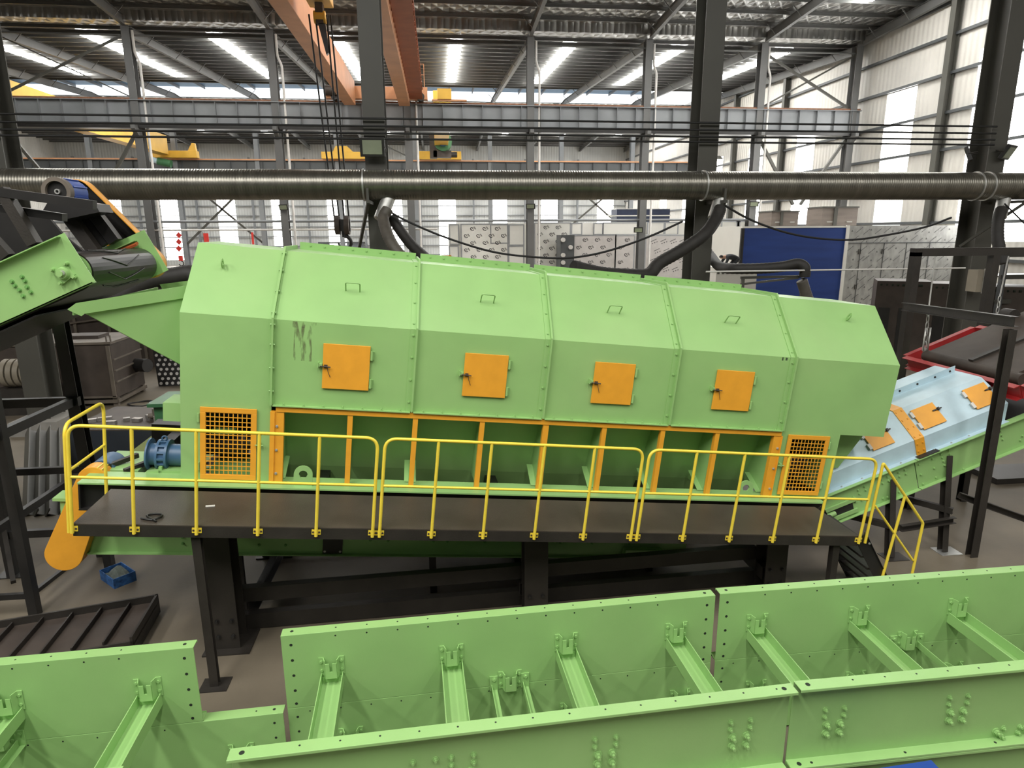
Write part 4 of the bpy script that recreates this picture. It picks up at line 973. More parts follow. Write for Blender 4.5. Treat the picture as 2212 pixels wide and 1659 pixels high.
# grille doors
def grille(u0, u1, wa, wb, nx, nz, hinge_left):
    d = MB(); b = .065
    d.mm(u0, u1, 1.268, 1.29, wa, wa+b).mm(u0, u1, 1.268, 1.29, wb-b, wb).mm(u0, u0+b, 1.268, 1.29, wa+b, wb-b).mm(u1-b, u1, 1.268, 1.29, wa+b, wb-b)
    do = d.build('grille_door', 'orange', ts, bevel=.003)
    g = MB(); px_, pz_ = (u1-u0-2*b)/nx, (wb-wa-2*b)/nz; bw = .011
    for k in range(nx+1): g.mm(u0+b+px_*k-bw/2, u0+b+px_*k+bw/2, 1.275, 1.279, wa+b, wb-b)
    for k in range(nz+1): g.mm(u0+b, u1-b, 1.2745, 1.2795, wa+b+pz_*k-bw/2, wa+b+pz_*k+bw/2)
    g.build('perforated_sheet', 'orange', do)
    for wz in (wa+.17, wb-.14):
        uh = u0-.02 if hinge_left else u1+.02
        MB().cyl((uh, 1.275, wz-.055), (uh, 1.275, wz+.055), .016, n=10).build('hinge', 'green', do)
    ul = u1+.04 if hinge_left else u0-.05
    MB().mm(ul-.012, ul+.012, 1.24, 1.3, .52, .56).cyl((ul-.05, 1.25, .53), (ul+.05, 1.25, .53), .008).build('latch', 'green', do)
grille(.925, 1.60, .045, 1.0, 10, 14, True); grille(9.12, 9.815, .06, 1.01, 10, 14, False)
# drum roller and shaft behind the feed grille
MB().cyl((.85, 1.75, .42), (1.4, 1.75, .42), .2, n=24).build('trunnion_roller', 'dark', ts); MB().cyl((.75, 1.75, .42), (1.72, 1.75, .42), .05).build('roller_shaft', 'zinc', ts)
MB().mm(1.0, 1.5, 1.5, 2.0, .02, .14).build('roller_bed', 'green', ts)
MB().mm(1.02, 1.3, 1.45, 1.55, .60, .66).build('sensor_bar', 'green', ts)
MB().cyl((1.0, 2.6, 1.6), (9.9, 2.6, 1.6), 1.05, n=40).build('screen_drum', 'dark', ts)
MB().cyl((9.2, 1.75, .42), (9.7, 1.75, .42), .2, n=24).build('trunnion_roller', 'dark', ts)
# feed chute: flared trough at the left end
c0 = [(.69, 1.75, 2.30), (.69, 3.45, 2.30), (.69, 3.45, 1.37), (.69, 1.75, 1.37)]
fl = MB()
R0 = V3((.69, 1.75, 2.31)); R1 = V3((-.34, 1.26, 2.075)); R2 = V3((.69, 3.45, 2.31)); R3 = V3((-.34, 3.94, 2.075)); Bm = V3((.69, 1.75, 1.36)); Bm2 = V3((.69, 3.45, 1.36))
T1 = V3((-.30, 1.30, 2.05)); T3 = V3((-.30, 3.90, 2.05))
def sheet(mb, poly, th):
    n = (V3(poly[1])-V3(poly[0])).cross(V3(poly[2])-V3(poly[0])).normalized()*th; return mb.prism(poly, n)
sheet(fl, [R0, R1, T1, Bm], .01); sheet(fl, [R2, Bm2, T3, R3], .01); sheet(fl, [Bm, T1, T3, Bm2], .01)
fc = fl.build('feed_chute', 'green', ts)
rm = MB(); e = V3((0, -.035, 0))
# folded rim along the near top edge and the mouth
sheet(rm, [(.69, 1.73, 2.46), (-.392, 1.19, 2.196), (-.468, 1.15, 2.12), (-.35, 1.21, 2.045), (-.32, 1.225, 2.075), (.69, 1.73, 2.305)], .012)
rm.bar((-.43, 1.2, 2.10), (-.43, 4.0, 2.10), .02, .10); sheet(rm, [(.69, 3.47, 2.46), (-.392, 4.01, 2.196), (-.32, 3.98, 2.075), (.69, 3.47, 2.305)], .012)
rm.build('chute_rim', 'green', fc)
# drive gearmotor at the feed end
gmr = MB()
cm = V3((.41, 1.72, .195))
gmr.cyl(cm+V3((.30, 0, 0)), cm+V3((.03, 0, 0)), .145, n=28).cyl(cm+V3((.03, 0, 0)), cm+V3((.0, 0, 0)), .205, n=28)
gmr.cyl(cm, cm+V3((-.08, 0, 0)), .17, n=28).cyl(cm+V3((-.08, 0, 0)), cm+V3((-.11, 0, 0)), .205, n=28).cyl(cm+V3((-.11, 0, 0)), cm+V3((-.205, 0, 0)), .145, n=28).cyl(cm+V3((-.205, 0, 0)), cm+V3((-.225, 0, 0)), .212, n=32)
for k in range(14):
    a = 2*math.pi*k/14; q = V3((0, .185*math.cos(a), .185*math.sin(a))); gmr.bar(cm+V3((-.1, 0, 0))+q, cm+V3((.02, 0, 0))+q, .028, .035, q)
gmo = gmr.build('gearmotor', 'blue', ts)
MB().tube([cm+V3((-.04+.03*math.cos(a), 0, .225+.03*math.sin(a))) for a in [i*math.pi/6 for i in range(12)]], .012, 6, True).build('lifting_eye', 'blue', gmo)
MB().prism([(.2, 1.5, .02), (.69, 1.5, .02), (.69, 1.5, .06), (.35, 1.5, .05)], (0, .35, 0)).mm(.36, .40, 1.5, 1.95, .02, .1).build('motor_bracket', 'green', ts)
for k in range(2): MB().bar((-.05-.32*k, 1.52, .02), (.28-.32*k, 1.95, .09), .05, .06).build('bracket_strut', 'dark', ts)
MB().mm(-.42, .1, 1.55, 2.3, -.1, .02).build('motor_bed', 'green', ts)
# stains: rubbed marks on the hood are small dark smears
for (u, w_, wd, hh) in ((8.80, 2.158, .022, .045), (8.86, 2.158, .03, .04), (8.93, 2.158, .022, .045)):
    MB().mm(u-wd/2, u+wd/2, 1.2985, 1.2995, w_-hh, w_).build('rub_mark', mat('rubber_smear', (.05, .08, .035), .7, var=.5, scale=30), ts)

def smear_mat():
    m = bpy.data.materials.new('grey_streak'); m.use_nodes = True; nt = m.node_tree; N = nt.nodes; L = nt.links; b = N['Principled BSDF']
    b.inputs['Base Color'].default_value = (.17, .17, .085, 1); b.inputs['Roughness'].default_value = .6
    tc = N.new('ShaderNodeTexCoord'); mp = N.new('ShaderNodeMapping'); mp.inputs['Scale'].default_value = (22, 22, 5); L.new(tc.outputs['Object'], mp.inputs[0])
    nz = N.new('ShaderNodeTexNoise'); nz.inputs['Scale'].default_value = 1.0; nz.inputs['Detail'].default_value = 7; L.new(mp.outputs[0], nz.inputs['Vector'])
    r = N.new('ShaderNodeValToRGB'); r.color_ramp.elements[0].position = .48; r.color_ramp.elements[1].position = .72; r.color_ramp.elements[1].color = (.5, .5, .5, 1)
    L.new(nz.outputs['Fac'], r.inputs[0]); L.new(r.outputs[0], b.inputs['Alpha']); return m
M['smear'] = smear_mat()
MB().mm(2.02, 2.24, 1.2985, 1.2995, 1.66, 2.15).build('dirt_streak', 'smear', ts)
MB().mm(2.0, 2.3, 1.298, 1.2984, 2.08, 2.158).build('dirt_streak', 'smear', ts)

# ------------------------------------------------------------------ walkway with yellow rails and stair
wk = thing('access_walkway', 'dark plate access walkway with yellow guard rails along the front of the screen', 'walkway', None, MT)
MB().mm(0, 9.56, 0, .97, -.012, 0).build('deck_plate', 'deck', wk)
ed = MB().mm(0, 9.56, 0, .012, -.145, -.012).mm(0, 9.56, .012, .06, -.145, -.135).build('front_edge', 'dark', wk)
MB().mm(0, .012, .012, .95, -.145, -.012).build('end_edge', 'dark', wk); MB().mm(9.548, 9.56, .012, .95, -.145, -.012).build('end_edge', 'dark', wk)
MB().mm(0, 9.56, .95, .97, -.145, -.012).build('rear_edge', 'black', wk)
for u in (.8, 2.4, 4.0, 5.6, 7.2, 8.8): MB().mm(u-.03, u+.03, .06, .95, -.11, -.012).build('joist', 'black', wk)
for u, v in ((1.155, .06), (9.24, .06)):
    w_ = floor_w(u, v)
    p0 = V3((u, v+.03, -.145)); pf = MT @ p0; p1 = loc(V3((pf.x, pf.y, 0.012)))
    lg = MB().chan(p0, p1, .095, .09, .008, (0, 1, 0)).build('leg', 'dark', wk)
    q = MT @ V3(p1); mb = MB(); c = loc(V3((q.x+.05, q.y, .006)))
    ax = tuple((MTI.to_3x3() @ V3(a)) for a in ((1, 0, 0), (0, 1, 0), (0, 0, 1)))
    mb.box(c, (.32, .25, .012), ax).build('foot_plate', 'dark', lg)
def rail_section(us, end=None):
    r = .019; top, mid = 1.10, .535; y = -.02
    g = MB().tube(fillet([(us[0], y, -.1), (us[0], y, top), (us[-1], y, top), (us[-1], y, -.1)], .14, 8), r, 12).build('guard_rail', 'yellow', wk)
    for u in us[1:-1]: MB().cyl((u, y, -.1), (u, y, top), r, n=12).build('post', 'yellow', g)
    MB().cyl((us[0], y, mid), (us[-1], y, mid), r*.85, n=12).build('mid_rail', 'yellow', g)
    for u in us:
        MB().mm(u-.05, u+.05, -.008, 0, -.085, -.025).build('clip', 'yellow', g)
        b = MB()
        for s_ in (-.034, .034): b.cyl((u+s_, -.008, -.055), (u+s_, -.012, -.055), .012, n=8)
        b.build('clip_bolt', 'brown', g)
    return g
rail_section([.0, .605, 1.235, 1.875, 2.505, 3.135]); rail_section([3.215, 3.815, 4.43, 5.06, 5.68, 6.30]); rail_section([6.38, 7.0, 7.65, 8.27, 8.91, 9.555])
g = MB().tube(fillet([(-.035, -.005, -.1), (-.035, -.005, 1.10), (-.035, .93, 1.10), (-.035, .93, -.1)], .14, 8), .019, 12).build('guard_rail', 'yellow', wk)
MB().cyl((-.035, 0, .575), (-.035, .93, .575), .016, n=12).build('mid_rail', 'yellow', g)
# bits lying on the deck
MB().mm(1.0, 1.16, .62, .70, 0, .004).build('white_paper', 'white', None) if False else None
o = MB().box((1.24, .52, .006), (.10, .035, .008), (V3((1, .25, 0)).normalized(), V3((-.25, 1, 0)).normalized(), V3((0, 0, 1)))).build('paper_scrap', 'white', None, 'small white scrap lying on the walkway near its left end', 'scrap'); o.matrix_world = MT
o = MB().tube(spline([(.62, .14, .012), (.75, .1, .012), (.82, .2, .02), (.74, .26, .012), (.66, .2, .014), (.8, .06, .012)]), .012, 6).build('cable_tie', 'rubber', None, 'short loop of black cord on the walkway beside the second rail post', 'cord'); o.matrix_world = MT
# stair going down at the right end
st = thing('stair', 'steep dark steel stair with a yellow handrail at the right end of the walkway', 'stair', None, MT)
b0 = V3((9.60, .02, -.02)); dirs = V3((.40, 0, -.52)).normalized()
L_ = 1.0
while (MT @ (b0+dirs*L_)).z > .02: L_ += .02
for v in (.02, .95):
    o = V3((0, v-.02, 0)); MB().bar(b0+o, b0+o+dirs*L_, .012, .17, (1, 0, .77)).bar(b0+o+V3((.06, .0, .055)), b0+o+V3((.06, 0, .055))+dirs*(L_-.1), .045, .008, (1, 0, .77)).build('stringer', 'black', st)
n = 6
for i in range(n):
    c = b0 + dirs*(L_*(i+.6)/n); MB().box(c+V3((.0, .465, 0)), (.2, .9, .03), tuple((MTI.to_3x3() @ V3(a)) for a in ((1, 0, 0), (0, 1, 0), (0, 0, 1)))).build('tread', 'dark', st)
y = .0
h = MB().tube(fillet([(9.67, y, -.1), (9.667, y, 1.045), (10.505, y, .206), (10.535, y, -.60)], .03, 4), .019, 12).build('handrail', 'yellow', st)
MB().cyl((9.69, y, .445), (10.49, y, -.35), .016, n=12).build('mid_rail', 'yellow', h); MB().cyl((10.117, y, .60), (10.07, y, -.60), .019, n=12).build('post', 'yellow', h)
b = MB()
for k in (.12, .85): b.bolt(b0+dirs*(L_*k)+V3((.05, -.01, .04)), (0, -1, 0), .012, .012)
b.build('stringer_bolt', 'zinc', st)

# ------------------------------------------------------------------ support stand below the screen (upright in the world)
sd = thing('support_stand', 'dark steel stand of columns and long beams below the screen', 'machine stand')
def under(x, y): q = loc((x, y, 0)); u = q.x; return (MO + MU*u + MV*1.2 + MW*(-.345)).z
for x, y in ((-2.85, 7.87), (1.18, 7.97), (4.75, 8.25), (-2.85, 10.4), (1.18, 10.5), (4.75, 10.7)):
    zt = MO.z - .345 + (x-MO.x)*math.tan(TILT) - .0
    c = MB().ibeam((x, y, .02), (x, y, zt-.01), .32, .32, .02, .014, (0, 1, 0)).build('column', 'dark', sd)
    MB().mm(x-.28, x+.3, y-.28, y+.25, 0, .02).build('base_plate', 'dark', c)
    b = MB()
    for sx in (-.09, .09):
        for z in (.2, .42): b.bolt((x+sx, y-.165, z), (0, -1, 0), .02, .03)
    b.build('anchor_bolt', 'black', c)
for z, dz_ in ((.52, .2), (.12, .22)):
    for yy in (8.12, 10.5):
        MB().chan((-2.95, yy, z), (4.6, yy+.3, z), -.12, dz_, .012).build('long_beam', 'dark', sd)
for x in (-2.7, 1.0, 4.6): MB().chan((x, 8.2, .3), (x, 10.5, .3), .1, .2, .012).build('tie_beam', 'dark', sd)

# ------------------------------------------------------------------ fines conveyor below the screen, with drive guard
fcv = thing('fines_conveyor', 'green belt conveyor running under the walkway and screen', 'belt conveyor', None, MT)
def side_channel(par, v, sgn, s0, s1, top, bot, fr=None, name='side_frame'):
    mb = MB(); mb.mm(s0, s1, v, v+.012*sgn, bot, top).mm(s0, s1, v-.07*sgn, v, bot, bot+.012).mm(s0, s1, v-.07*sgn, v, top-.012, top)
    return mb.build(name, 'green', par)
sf = side_channel(fcv, 1.6, 1, -.6, 7.95, -.60, -1.16); side_channel(fcv, 3.4, -1, -.6, 7.95, -.60, -1.16)
for u in (.62, .77): 
    for w_ in (-.93, -1.02): MB().bolt((u, 1.6, w_), (0, -1, 0), .014, .03).build('bolt', 'green_dk', sf)
for u in (1.6, 1.95, 3.1, 3.35, 4.0, 4.2, 4.75, 5.9, 6.4, 7.0): MB().bolt((u, 1.6, -1.03 if u < 3 else -.94), (0, -1, 0), .014, .03).build('bolt', 'green_dk', sf)
MB().mm(2.45, 2.72, 1.575, 1.6, -1.14, -.86).build('clamp_plate', 'black', fcv)
b = MB()
for u in (2.48, 2.69):
    for w_ in (-1.11, -.90): b.bolt((u, 1.575, w_), (0, -1, 0), .012, .012)
b.build('plate_bolt', 'zinc', fcv)
MB().mm(-.5, 7.9, 1.68, 3.32, -.66, -.64).build('belt', 'rubber', fcv); MB().mm(-.3, 7.9, 1.7, 3.3, -1.1, -1.08).build('return_belt', 'rubber', fcv)
MB().cyl((-.62, 1.62, -.88), (-.62, 3.38, -.88), .22, n=24).build('head_pulley', 'rubber', fcv)
MB().mm(-.95, -.6, 1.62, 1.9, -.46, -.42).build('drive_base', 'green', fcv)
MB().mm(-.88, -.8, 1.66, 1.86, -.95, -.46).build('drive_bracket', 'green', fcv)
for u in (1.3, 4.0, 7.4):
    for v in (1.7, 3.3):
        p0 = V3((u, v, -1.16)); pf = MT @ p0
        MB().bar(p0, loc((pf.x, pf.y, .0)), .1, .1, (0, 1, 0)).build('leg', 'dark', fcv)
MB().mm(6.9, 7.5, 1.45, 1.58, -1.14, -.98).build('motor_mount', 'green', fcv)
gd = MB(); ca, cb = V3((-.76, 1.42, -1.11)), V3((-.385, 1.42, -.08)); r = .195
d = (cb-ca).normalized(); sd_ = V3((d.z, 0, -d.x))
pts = [ca + (d*-math.sin(a) + sd_*math.cos(a))*r*1.15 for a in [i*math.pi/14 for i in range(15)]] + [cb + (d*math.sin(a) - sd_*math.cos(a))*r*.92 for a in [i*math.pi/14 for i in range(15)]]
dg = gd.prism(pts, (0, .2, 0)).build('drive_guard', 'orange', fcv, bevel=.006)
MB().cyl((-.36, 1.64, -.06), (-.36, 2.0, -.06), .17, n=20).build('drive_motor', 'blue', fcv)
ss = MB()
for a in (.35, .62): q = cb + V3((r*.93*math.sin(a), 0, r*.93*math.cos(a))); ss.bar(q, q+V3((0, .2, 0)), .012, .012)
ss.build('guard_seam', 'yellow', dg)

# ------------------------------------------------------------------ inclined discharge conveyor with pale blue covers
AN = math.atan(.445); CS = MU*math.cos(AN) + MW*math.sin(AN); CN = MW*math.cos(AN) - MU*math.sin(AN)
CO = MO + MU*10.26 + MV*1.6 + MW*(-.02)
CT = Matrix(((CS.x, MV.x, CN.x, CO.x), (CS.y, MV.y, CN.y, CO.y), (CS.z, MV.z, CN.z, CO.z), (0, 0, 0, 1))); CTI = CT.inverted()
dc = thing('discharge_conveyor', 'green inclined belt conveyor rising to the right under pale blue covers', 'belt conveyor', None, CT)
def c_side(v, sgn, s0, s1):
    mb = MB().mm(s0, s1, v, v+.01*sgn, -.55, -.005).mm(s0, s1, v-.07*sgn, v, -.55, -.54).mm(s0, s1, v-.08*sgn, v+.05*sgn, -.012, 0)
    return mb.build('side_frame', 'green', dc)
a1 = c_side(0, 1, -.15, 1.545); a2 = c_side(0, 1, 1.56, 6.2); c_side(1.9, -1, -.15, 6.2)
for s_, n_ in ((.50, -.15), (.62, -.13), (.51, -.22), (.63, -.2), (.40, -.24), (.42, -.33), (.53, -.35), (.93, -.12), (1.04, -.12), (.94, -.2), (1.05, -.2), (1.24, -.12), (1.36, -.12), (1.25, -.2), (1.37, -.2), (.9, -.47), (.98, -.48), (1.1, -.46), (1.2, -.47)):
    MB().bolt((s_, 0, n_), (0, -1, 0), .014, .022).build('bolt', 'green', a1)
for s_, n_ in ((1.62, -.12), (1.63, -.32), (1.64, -.50), (1.87, -.12), (1.88, -.30), (1.89, -.48), (2.03, -.10), (2.05, -.17), (2.06, -.24), (2.07, -.32), (2.18, -.09), (2.19, -.16), (2.2, -.24), (2.21, -.31), (2.4, -.53), (3.0, -.13), (3.02, -.22), (3.03, -.3), (3.04, -.38), (3.16, -.12), (3.17, -.2), (3.18, -.28), (3.5, -.42), (3.55, -.36), (3.75, -.4), (3.8, -.34)):
    MB().bolt((s_, 0, n_), (0, -1, 0), .014, .022).build('bolt', 'green', a2)
# take-up slide at the tail
tu = MB().mm(-.14, .42, -.04, -.005, -.50, -.44).mm(-.14, .42, -.04, -.005, -.30, -.24).mm(-.20, -.14, -.04, .3, -.54, -.2).build('take_up', 'green', dc)
MB().mm(-.02, .36, -.012, -.004, -.44, -.30).build('take_up_slot', 'black', tu)
MB().cyl((.02, -.03, -.37), (-.12, -.03, -.37), .04).build('take_up_screw', 'green', tu)
MB().mm(-.1, 6.1, .1, 1.8, -.14, -.12).build('belt', 'rubber', dc); MB().mm(-.1, 6.1, .1, 1.8, -.46, -.44).build('return_belt', 'rubber', dc)
MB().cyl((0, .05, -.3), (0, 1.85, -.3), .2, n=24).build('tail_pulley', 'rubber', dc)
CP = [(.06, .0), (.06, .28), (.46, .68), (1.44, .68), (1.84, .28), (1.84, 0)]
def cover(s0, s1, ext=0, m='pale_blue'):
    mb = MB(); t = .012
    for i in range(5):
        q0, q1 = CP[i], CP[i+1]
        mb.add([(s0, *q0), (s1 + ext*(q0[1] > .1)*(1 if q0[1] < .5 else .35), *q0), (s1 + ext*(q1[1] > .1)*(1 if q1[1] < .5 else .35), *q1), (s0, *q1)], [(0, 1, 2, 3)])
    mb.mm(s0, s1, -.02, .06, .0, .006)
    o = mb.build('cover', m, dc, fix=False); sl = o.modifiers.new('sheet', 'SOLIDIFY'); sl.thickness = .01; return o
k0 = cover(-.1, 1.66); k1 = cover(1.82, 3.32, .10)
for s_ in (.25, .62, .98, 1.33): MB().bolt((s_, .02, .006), (0, 0, 1), .012, .014).build('bolt', 'zinc', k0)
for s_ in (1.95, 2.27, 2.6, 2.95): MB().bolt((s_, .02, .006), (0, 0, 1), .012, .014).build('bolt', 'zinc', k1)
rf = MB().prism([(.0, .93, .68), (3.28, .93, .68), (3.32, .93, .80), (.0, .93, .76)], (0, .01, 0)).build('ridge_flange', 'pale_blue', dc)
for s_ in (1.15, 1.5, 1.85, 2.2, 2.55, 2.9, 3.2): MB().bolt((s_, .93, .735), (0, -1, 0), .014, .014).build('bolt', 'dark', rf)
sb = MB(); off = .014
CPo = [(.06-off, .0), (.06-off, .286), (.454, .68+off), (1.446, .68+off), (1.84+off, .286), (1.84+off, 0)]
for i in range(5): sb.prism([(1.655, *CP[i]), (1.655, *CP[i+1]), (1.655, *CPo[i+1]), (1.655, *CPo[i])], (.17, 0, 0))
so = sb.build('joint_band', 'orange', dc)
nsl = V3((0, -1, 1)).normalized()
for t_ in (.08, .36, .64, .92):
    for s_ in (1.69, 1.79):
        q = V3((s_, .06+.4*t_, .28+.4*t_)) + nsl*off; MB().bolt(q, nsl, .014, .012).build('bolt', 'orange', so)
for n_ in (.07, .2):
    for s_ in (1.69, 1.79): MB().bolt((s_, .06-off, n_), (0, -1, 0), .014, .012).build('bolt', 'orange', so)
MB().mm(1.60, 1.98, -.07, .03, .004, .012).build('splice_plate', 'dark', dc)
def slope_pt(px, py):
    q = atP(px, py, CT @ V3((0, .06, .28)), (CT.to_3x3() @ nsl)); return CTI @ q
zz = lambda x, y: (1780+x/5.12, 760+y/5.12)
def hatch(corners, label_hinges=True):
    P_ = [slope_pt(*zz(*c)) for c in corners]   # ul, ur, lr, ll
    c = sum(P_, V3((0, 0, 0)))/4; w_ = ((P_[1]-P_[0]).length+(P_[2]-P_[3]).length)/2; tdir = V3((0, 1, 1)).normalized()
    hh = ((P_[0]-P_[3]).length+(P_[1]-P_[2]).length)/2
    ax = (V3((1, 0, 0)), tdir, nsl)
    d = MB().box(c+nsl*.025, (w_, hh, .02), ax).build('hatch', 'orange', dc, bevel=.004)
    for k in (-.28, .28): MB().box(c+nsl*.03+V3((-w_/2-.02, 0, 0))+tdir*(hh*k), (.05, .1, .03), ax).build('hinge', 'pipe_white', d)
    q = c+nsl*.05+V3((w_/2-.02, 0, 0))+tdir*(hh*.12); MB().box(q, (.16, .02, .02), ax).box(q+V3((.02, 0, 0)), (.03, .05, .05), ax).build('latch', 'dark', d)
hatch([(940, 665), (1185, 565), (1350, 775), (1105, 868)]); hatch([(1512, 437), (1755, 342), (1930, 552), (1692, 642)])
hatch([(430, 880), (670, 795), (735, 1015), (505, 1112)])
# trestle legs of the inclined conveyor
def inl(mb, inv):
    mb.v = [inv @ p for p in mb.v]; return mb
for x, y, in ((8.25, 9.02), (7.25, 8.95)):
    q = CTI @ V3((x, y, 0)); s_ = 2.3 if x > 8 else 1.2
    zt = (CT @ V3((s_, .06, -.55))).z
    lg = inl(MB().chan((x, y, .012), (x+.05, y+.26, zt+.3), .1, .12, .01, (0, 1, 0)), CTI).build('leg', 'dark', dc)
    inl(MB().mm(x-.17, x+.2, y-.15, y+.13, 0, .012), CTI).build('foot_plate', 'galv' if x > 8 else 'dark', lg)
for x, y in ((10.2, 10.9), (8.9, 10.7)):
    zt = 1.1; lg = inl(MB().chan((x, y, .0), (x, y, zt), .12, .14, .01, (0, 1, 0)), CTI).build('leg', 'dark', dc)
for p0, p1 in (((7.3, 8.95, .52), (8.3, 9.02, .58)), ((7.3, 8.95, .5), (5.9, 10.4, .5)), ((8.25, 9.0, .72), (7.0, 10.6, .75)), ((8.3, 9.0, 1.02), (10.3, 8.6, .3))):
    inl(MB().chan(p0, p1, .07, .1, .01), CTI).build('tie_bar', 'dark', dc)
# ================================================================== INFEED BELT CONVEYOR (upper left)
IA = math.radians(23.3); IO = V3((-4.33, 8.2, 4.81)); ID = 2.03
IS = V3((math.cos(IA), 0, math.sin(IA))); IN = V3((-math.sin(IA), 0, math.cos(IA))); IY = V3((0, 1, 0))
IT = Matrix(((IS.x, 0, IN.x, IO.x), (0, 1, 0, IO.y), (IS.z, 0, IN.z, IO.z), (0, 0, 0, 1))); ITI = IT.inverted()
ic = thing('infeed_conveyor', 'green belt conveyor head with black belt above the feed chute, upper left', 'belt conveyor', None, IT)
def i_pt(px, py, dy_): return ITI @ atY(px, py, 8.2+dy_)
pl_ = MB().prism([(-7, 0, -.24), (.235, 0, -.24), (.22, 0, .378), (-7, 0, .378)], (0, .012, 0))
np_ = pl_.mm(-7, .16, -.075, 0, .352, .364).mm(-7, .2, 0, .09, -.24, -.228).build('side_plate', 'green', ic)
fp_ = MB().prism([(-7, ID, -.24), (.28, ID, -.24), (.27, ID, .40), (-7, ID, .40)], (0, .012, 0)).mm(-7, .1, ID-.10, ID, .30, .312).mm(-.62, .02, ID-.012, ID, .15, .31).build('side_plate', 'green', ic)
# bearing on the near plate
c = V3((-.02, 0, -.02))
bb_ = MB().box(c+V3((0, -.015, 0)), (.17, .03, .17), (V3((.97, 0, .24)), V3((0, 1, 0)), V3((-.24, 0, .97)))).cyl(c+V3((0, -.03, 0)), c+V3((0, -.075, 0)), .075, .06, n=24).cyl(c+V3((0, -.075, 0)), c+V3((0, -.12, 0)), .034, n=18).build('bearing', 'green', ic)
for sx, sz in ((-1, -1), (1, -1), (1, 1), (-1, 1)): MB().cyl(c+V3((sx*.085, 0, sz*.085)), c+V3((sx*.085, -.04, sz*.085)), .022, n=10).bolt(c+V3((sx*.085, -.04, sz*.085)), (0, -1, 0), .016, .03).build('bearing_bolt', 'green', bb_)
for q in ((26.2, 608), (32.5, 617), (42.5, 626.5), (50.3, 639.3), (48, 597.8), (54.2, 606.8), (58.8, 620), (67, 631)):
    MB().bolt(i_pt(q[0], q[1], 0), (0, -1, 0), .017, .03).build('bolt', 'green_dk', np_)
# head pulley, belt
R = .235; cz = -.02
bl = MB(); yb0, yb1 = .13, ID-.1
def loop(r): return [(-7, cz+r)] + [(r*math.sin(a), cz+r*math.cos(a)) for a in [i*math.pi/16 for i in range(17)]] + [(-7, cz-r)]
lo, li = loop(R), loop(R-.016)
for i in range(len(lo)-1):
    sm_ = [(lo[i][0], yb0, lo[i][1]), (lo[i+1][0], yb0, lo[i+1][1]), (li[i+1][0], yb0, li[i+1][1]), (li[i][0], yb0, li[i][1])]
    bl.prism(sm_, (0, yb1-yb0, 0))
bo = bl.build('belt', 'rubber', ic)
# chevron cleats on the belt
cl = MB()
for a0 in (-.2, .5, 1.3, 2.1, 2.9):
    pts = []
    for k in range(9):
        t_ = k/8; y = .5+1.0*t_; a = a0 + .55*(1-abs(2*t_-1))
        rr = R+.006
        pts.append((rr*math.sin(a), y, cz+rr*math.cos(a)) if a < math.pi else (-(a-math.pi)*R, y, cz-rr))
    cl.tube(pts, .009, 6)
cl.build('cleat', 'black', bo)
MB().cyl((0, yb0-.02, cz), (0, yb1+.02, cz), R-.018, n=32).build('head_pulley', 'green', ic)
MB().cyl((0, -.1, cz), (0, ID+.2, cz), .03).build('pulley_shaft', 'zinc', ic)
MB().bar((-.5, ID-.06, .28), (.12, ID-.1, .25), .03, .09, (0, 1, .4)).build('scraper_strip', mat('orange_scraper', (.45, .10, .03), .5), ic)
# black under-tray and skirt above the belt
MB().prism([(-7, .05, -.30), (-.6, .05, -.30), (-.6, ID-.05, -.30), (-7, ID-.05, -.30)], (0, 0, -.02)).build('under_tray', 'black', ic)
# drive platform on legs
def ibar(a, b, dy_, w_, h_, name='platform_leg', m='dark', dyb=None):
    return MB().bar(i_pt(*a, dy_), i_pt(*b, dy_ if dyb is None else dyb), w_, h_, (0, 1, 0)).build(name, m, ic)
ibar((-30, 411), (205, 443), .12, .1, .10, 'platform_beam', 'black'); ibar((-30, 445), (140, 470), .3, .09, .12, 'platform_beam', 'black')
ibar((3, 408), (76, 528), .14, .12, .13); ibar((-60, 470), (18, 555), .14, .12, .13)
ibar((150, 468), (206, 543), 1.75, .16, .14); ibar((192, 445), (250, 522), 1.9, .16, .14, 'platform_leg', 'black'); ibar((170, 455), (228, 530), 1.9, .12, .1, 'platform_leg', 'black')
q = [i_pt(*p, 1.45) for p in ((110, 425), (205, 440), (215, 458), (140, 474), (88, 462))]
MB().prism(q, (0, .4, 0)).build('motor_plate', 'black', ic)
q = [i_pt(*p, .9) for p in ((-60, 440), (60, 452), (105, 470), (140, 512), (192, 552), (150, 590), (-60, 640))]
MB().prism(q, (0, .05, 0)).build('rear_plate', 'black', ic)
# motor
mc = i_pt(127, 414, 1.55)
mo = MB().cyl(mc, mc+V3((0, .42, 0)), .17, n=28).build('drive_motor', 'blue_bright', ic)
for k in range(16):
    a = 2*math.pi*k/16; q = V3((math.cos(a)*.175, 0, math.sin(a)*.175)); 
    if k % 2 == 0: MB().bar(mc+q+V3((0, .05, 0)), mc+q+V3((0, .4, 0)), .02, .03, q).build('cooling_fin', 'blue_bright', mo)
MB().pipe(mc+V3((0, -.07, 0)), mc+V3((0, .03, 0)), .185, .135, 32).build('fan_cover', 'brown_lt', mo)
MB().cyl(mc+V3((0, -.02, 0)), mc+V3((0, 0, 0)), .135).build('fan_grille', 'black', mo); MB().pipe(mc+V3((0, -.045, 0)), mc+V3((0, -.02, 0)), .035, .02, 16).build('shaft_end', 'zinc', mo)
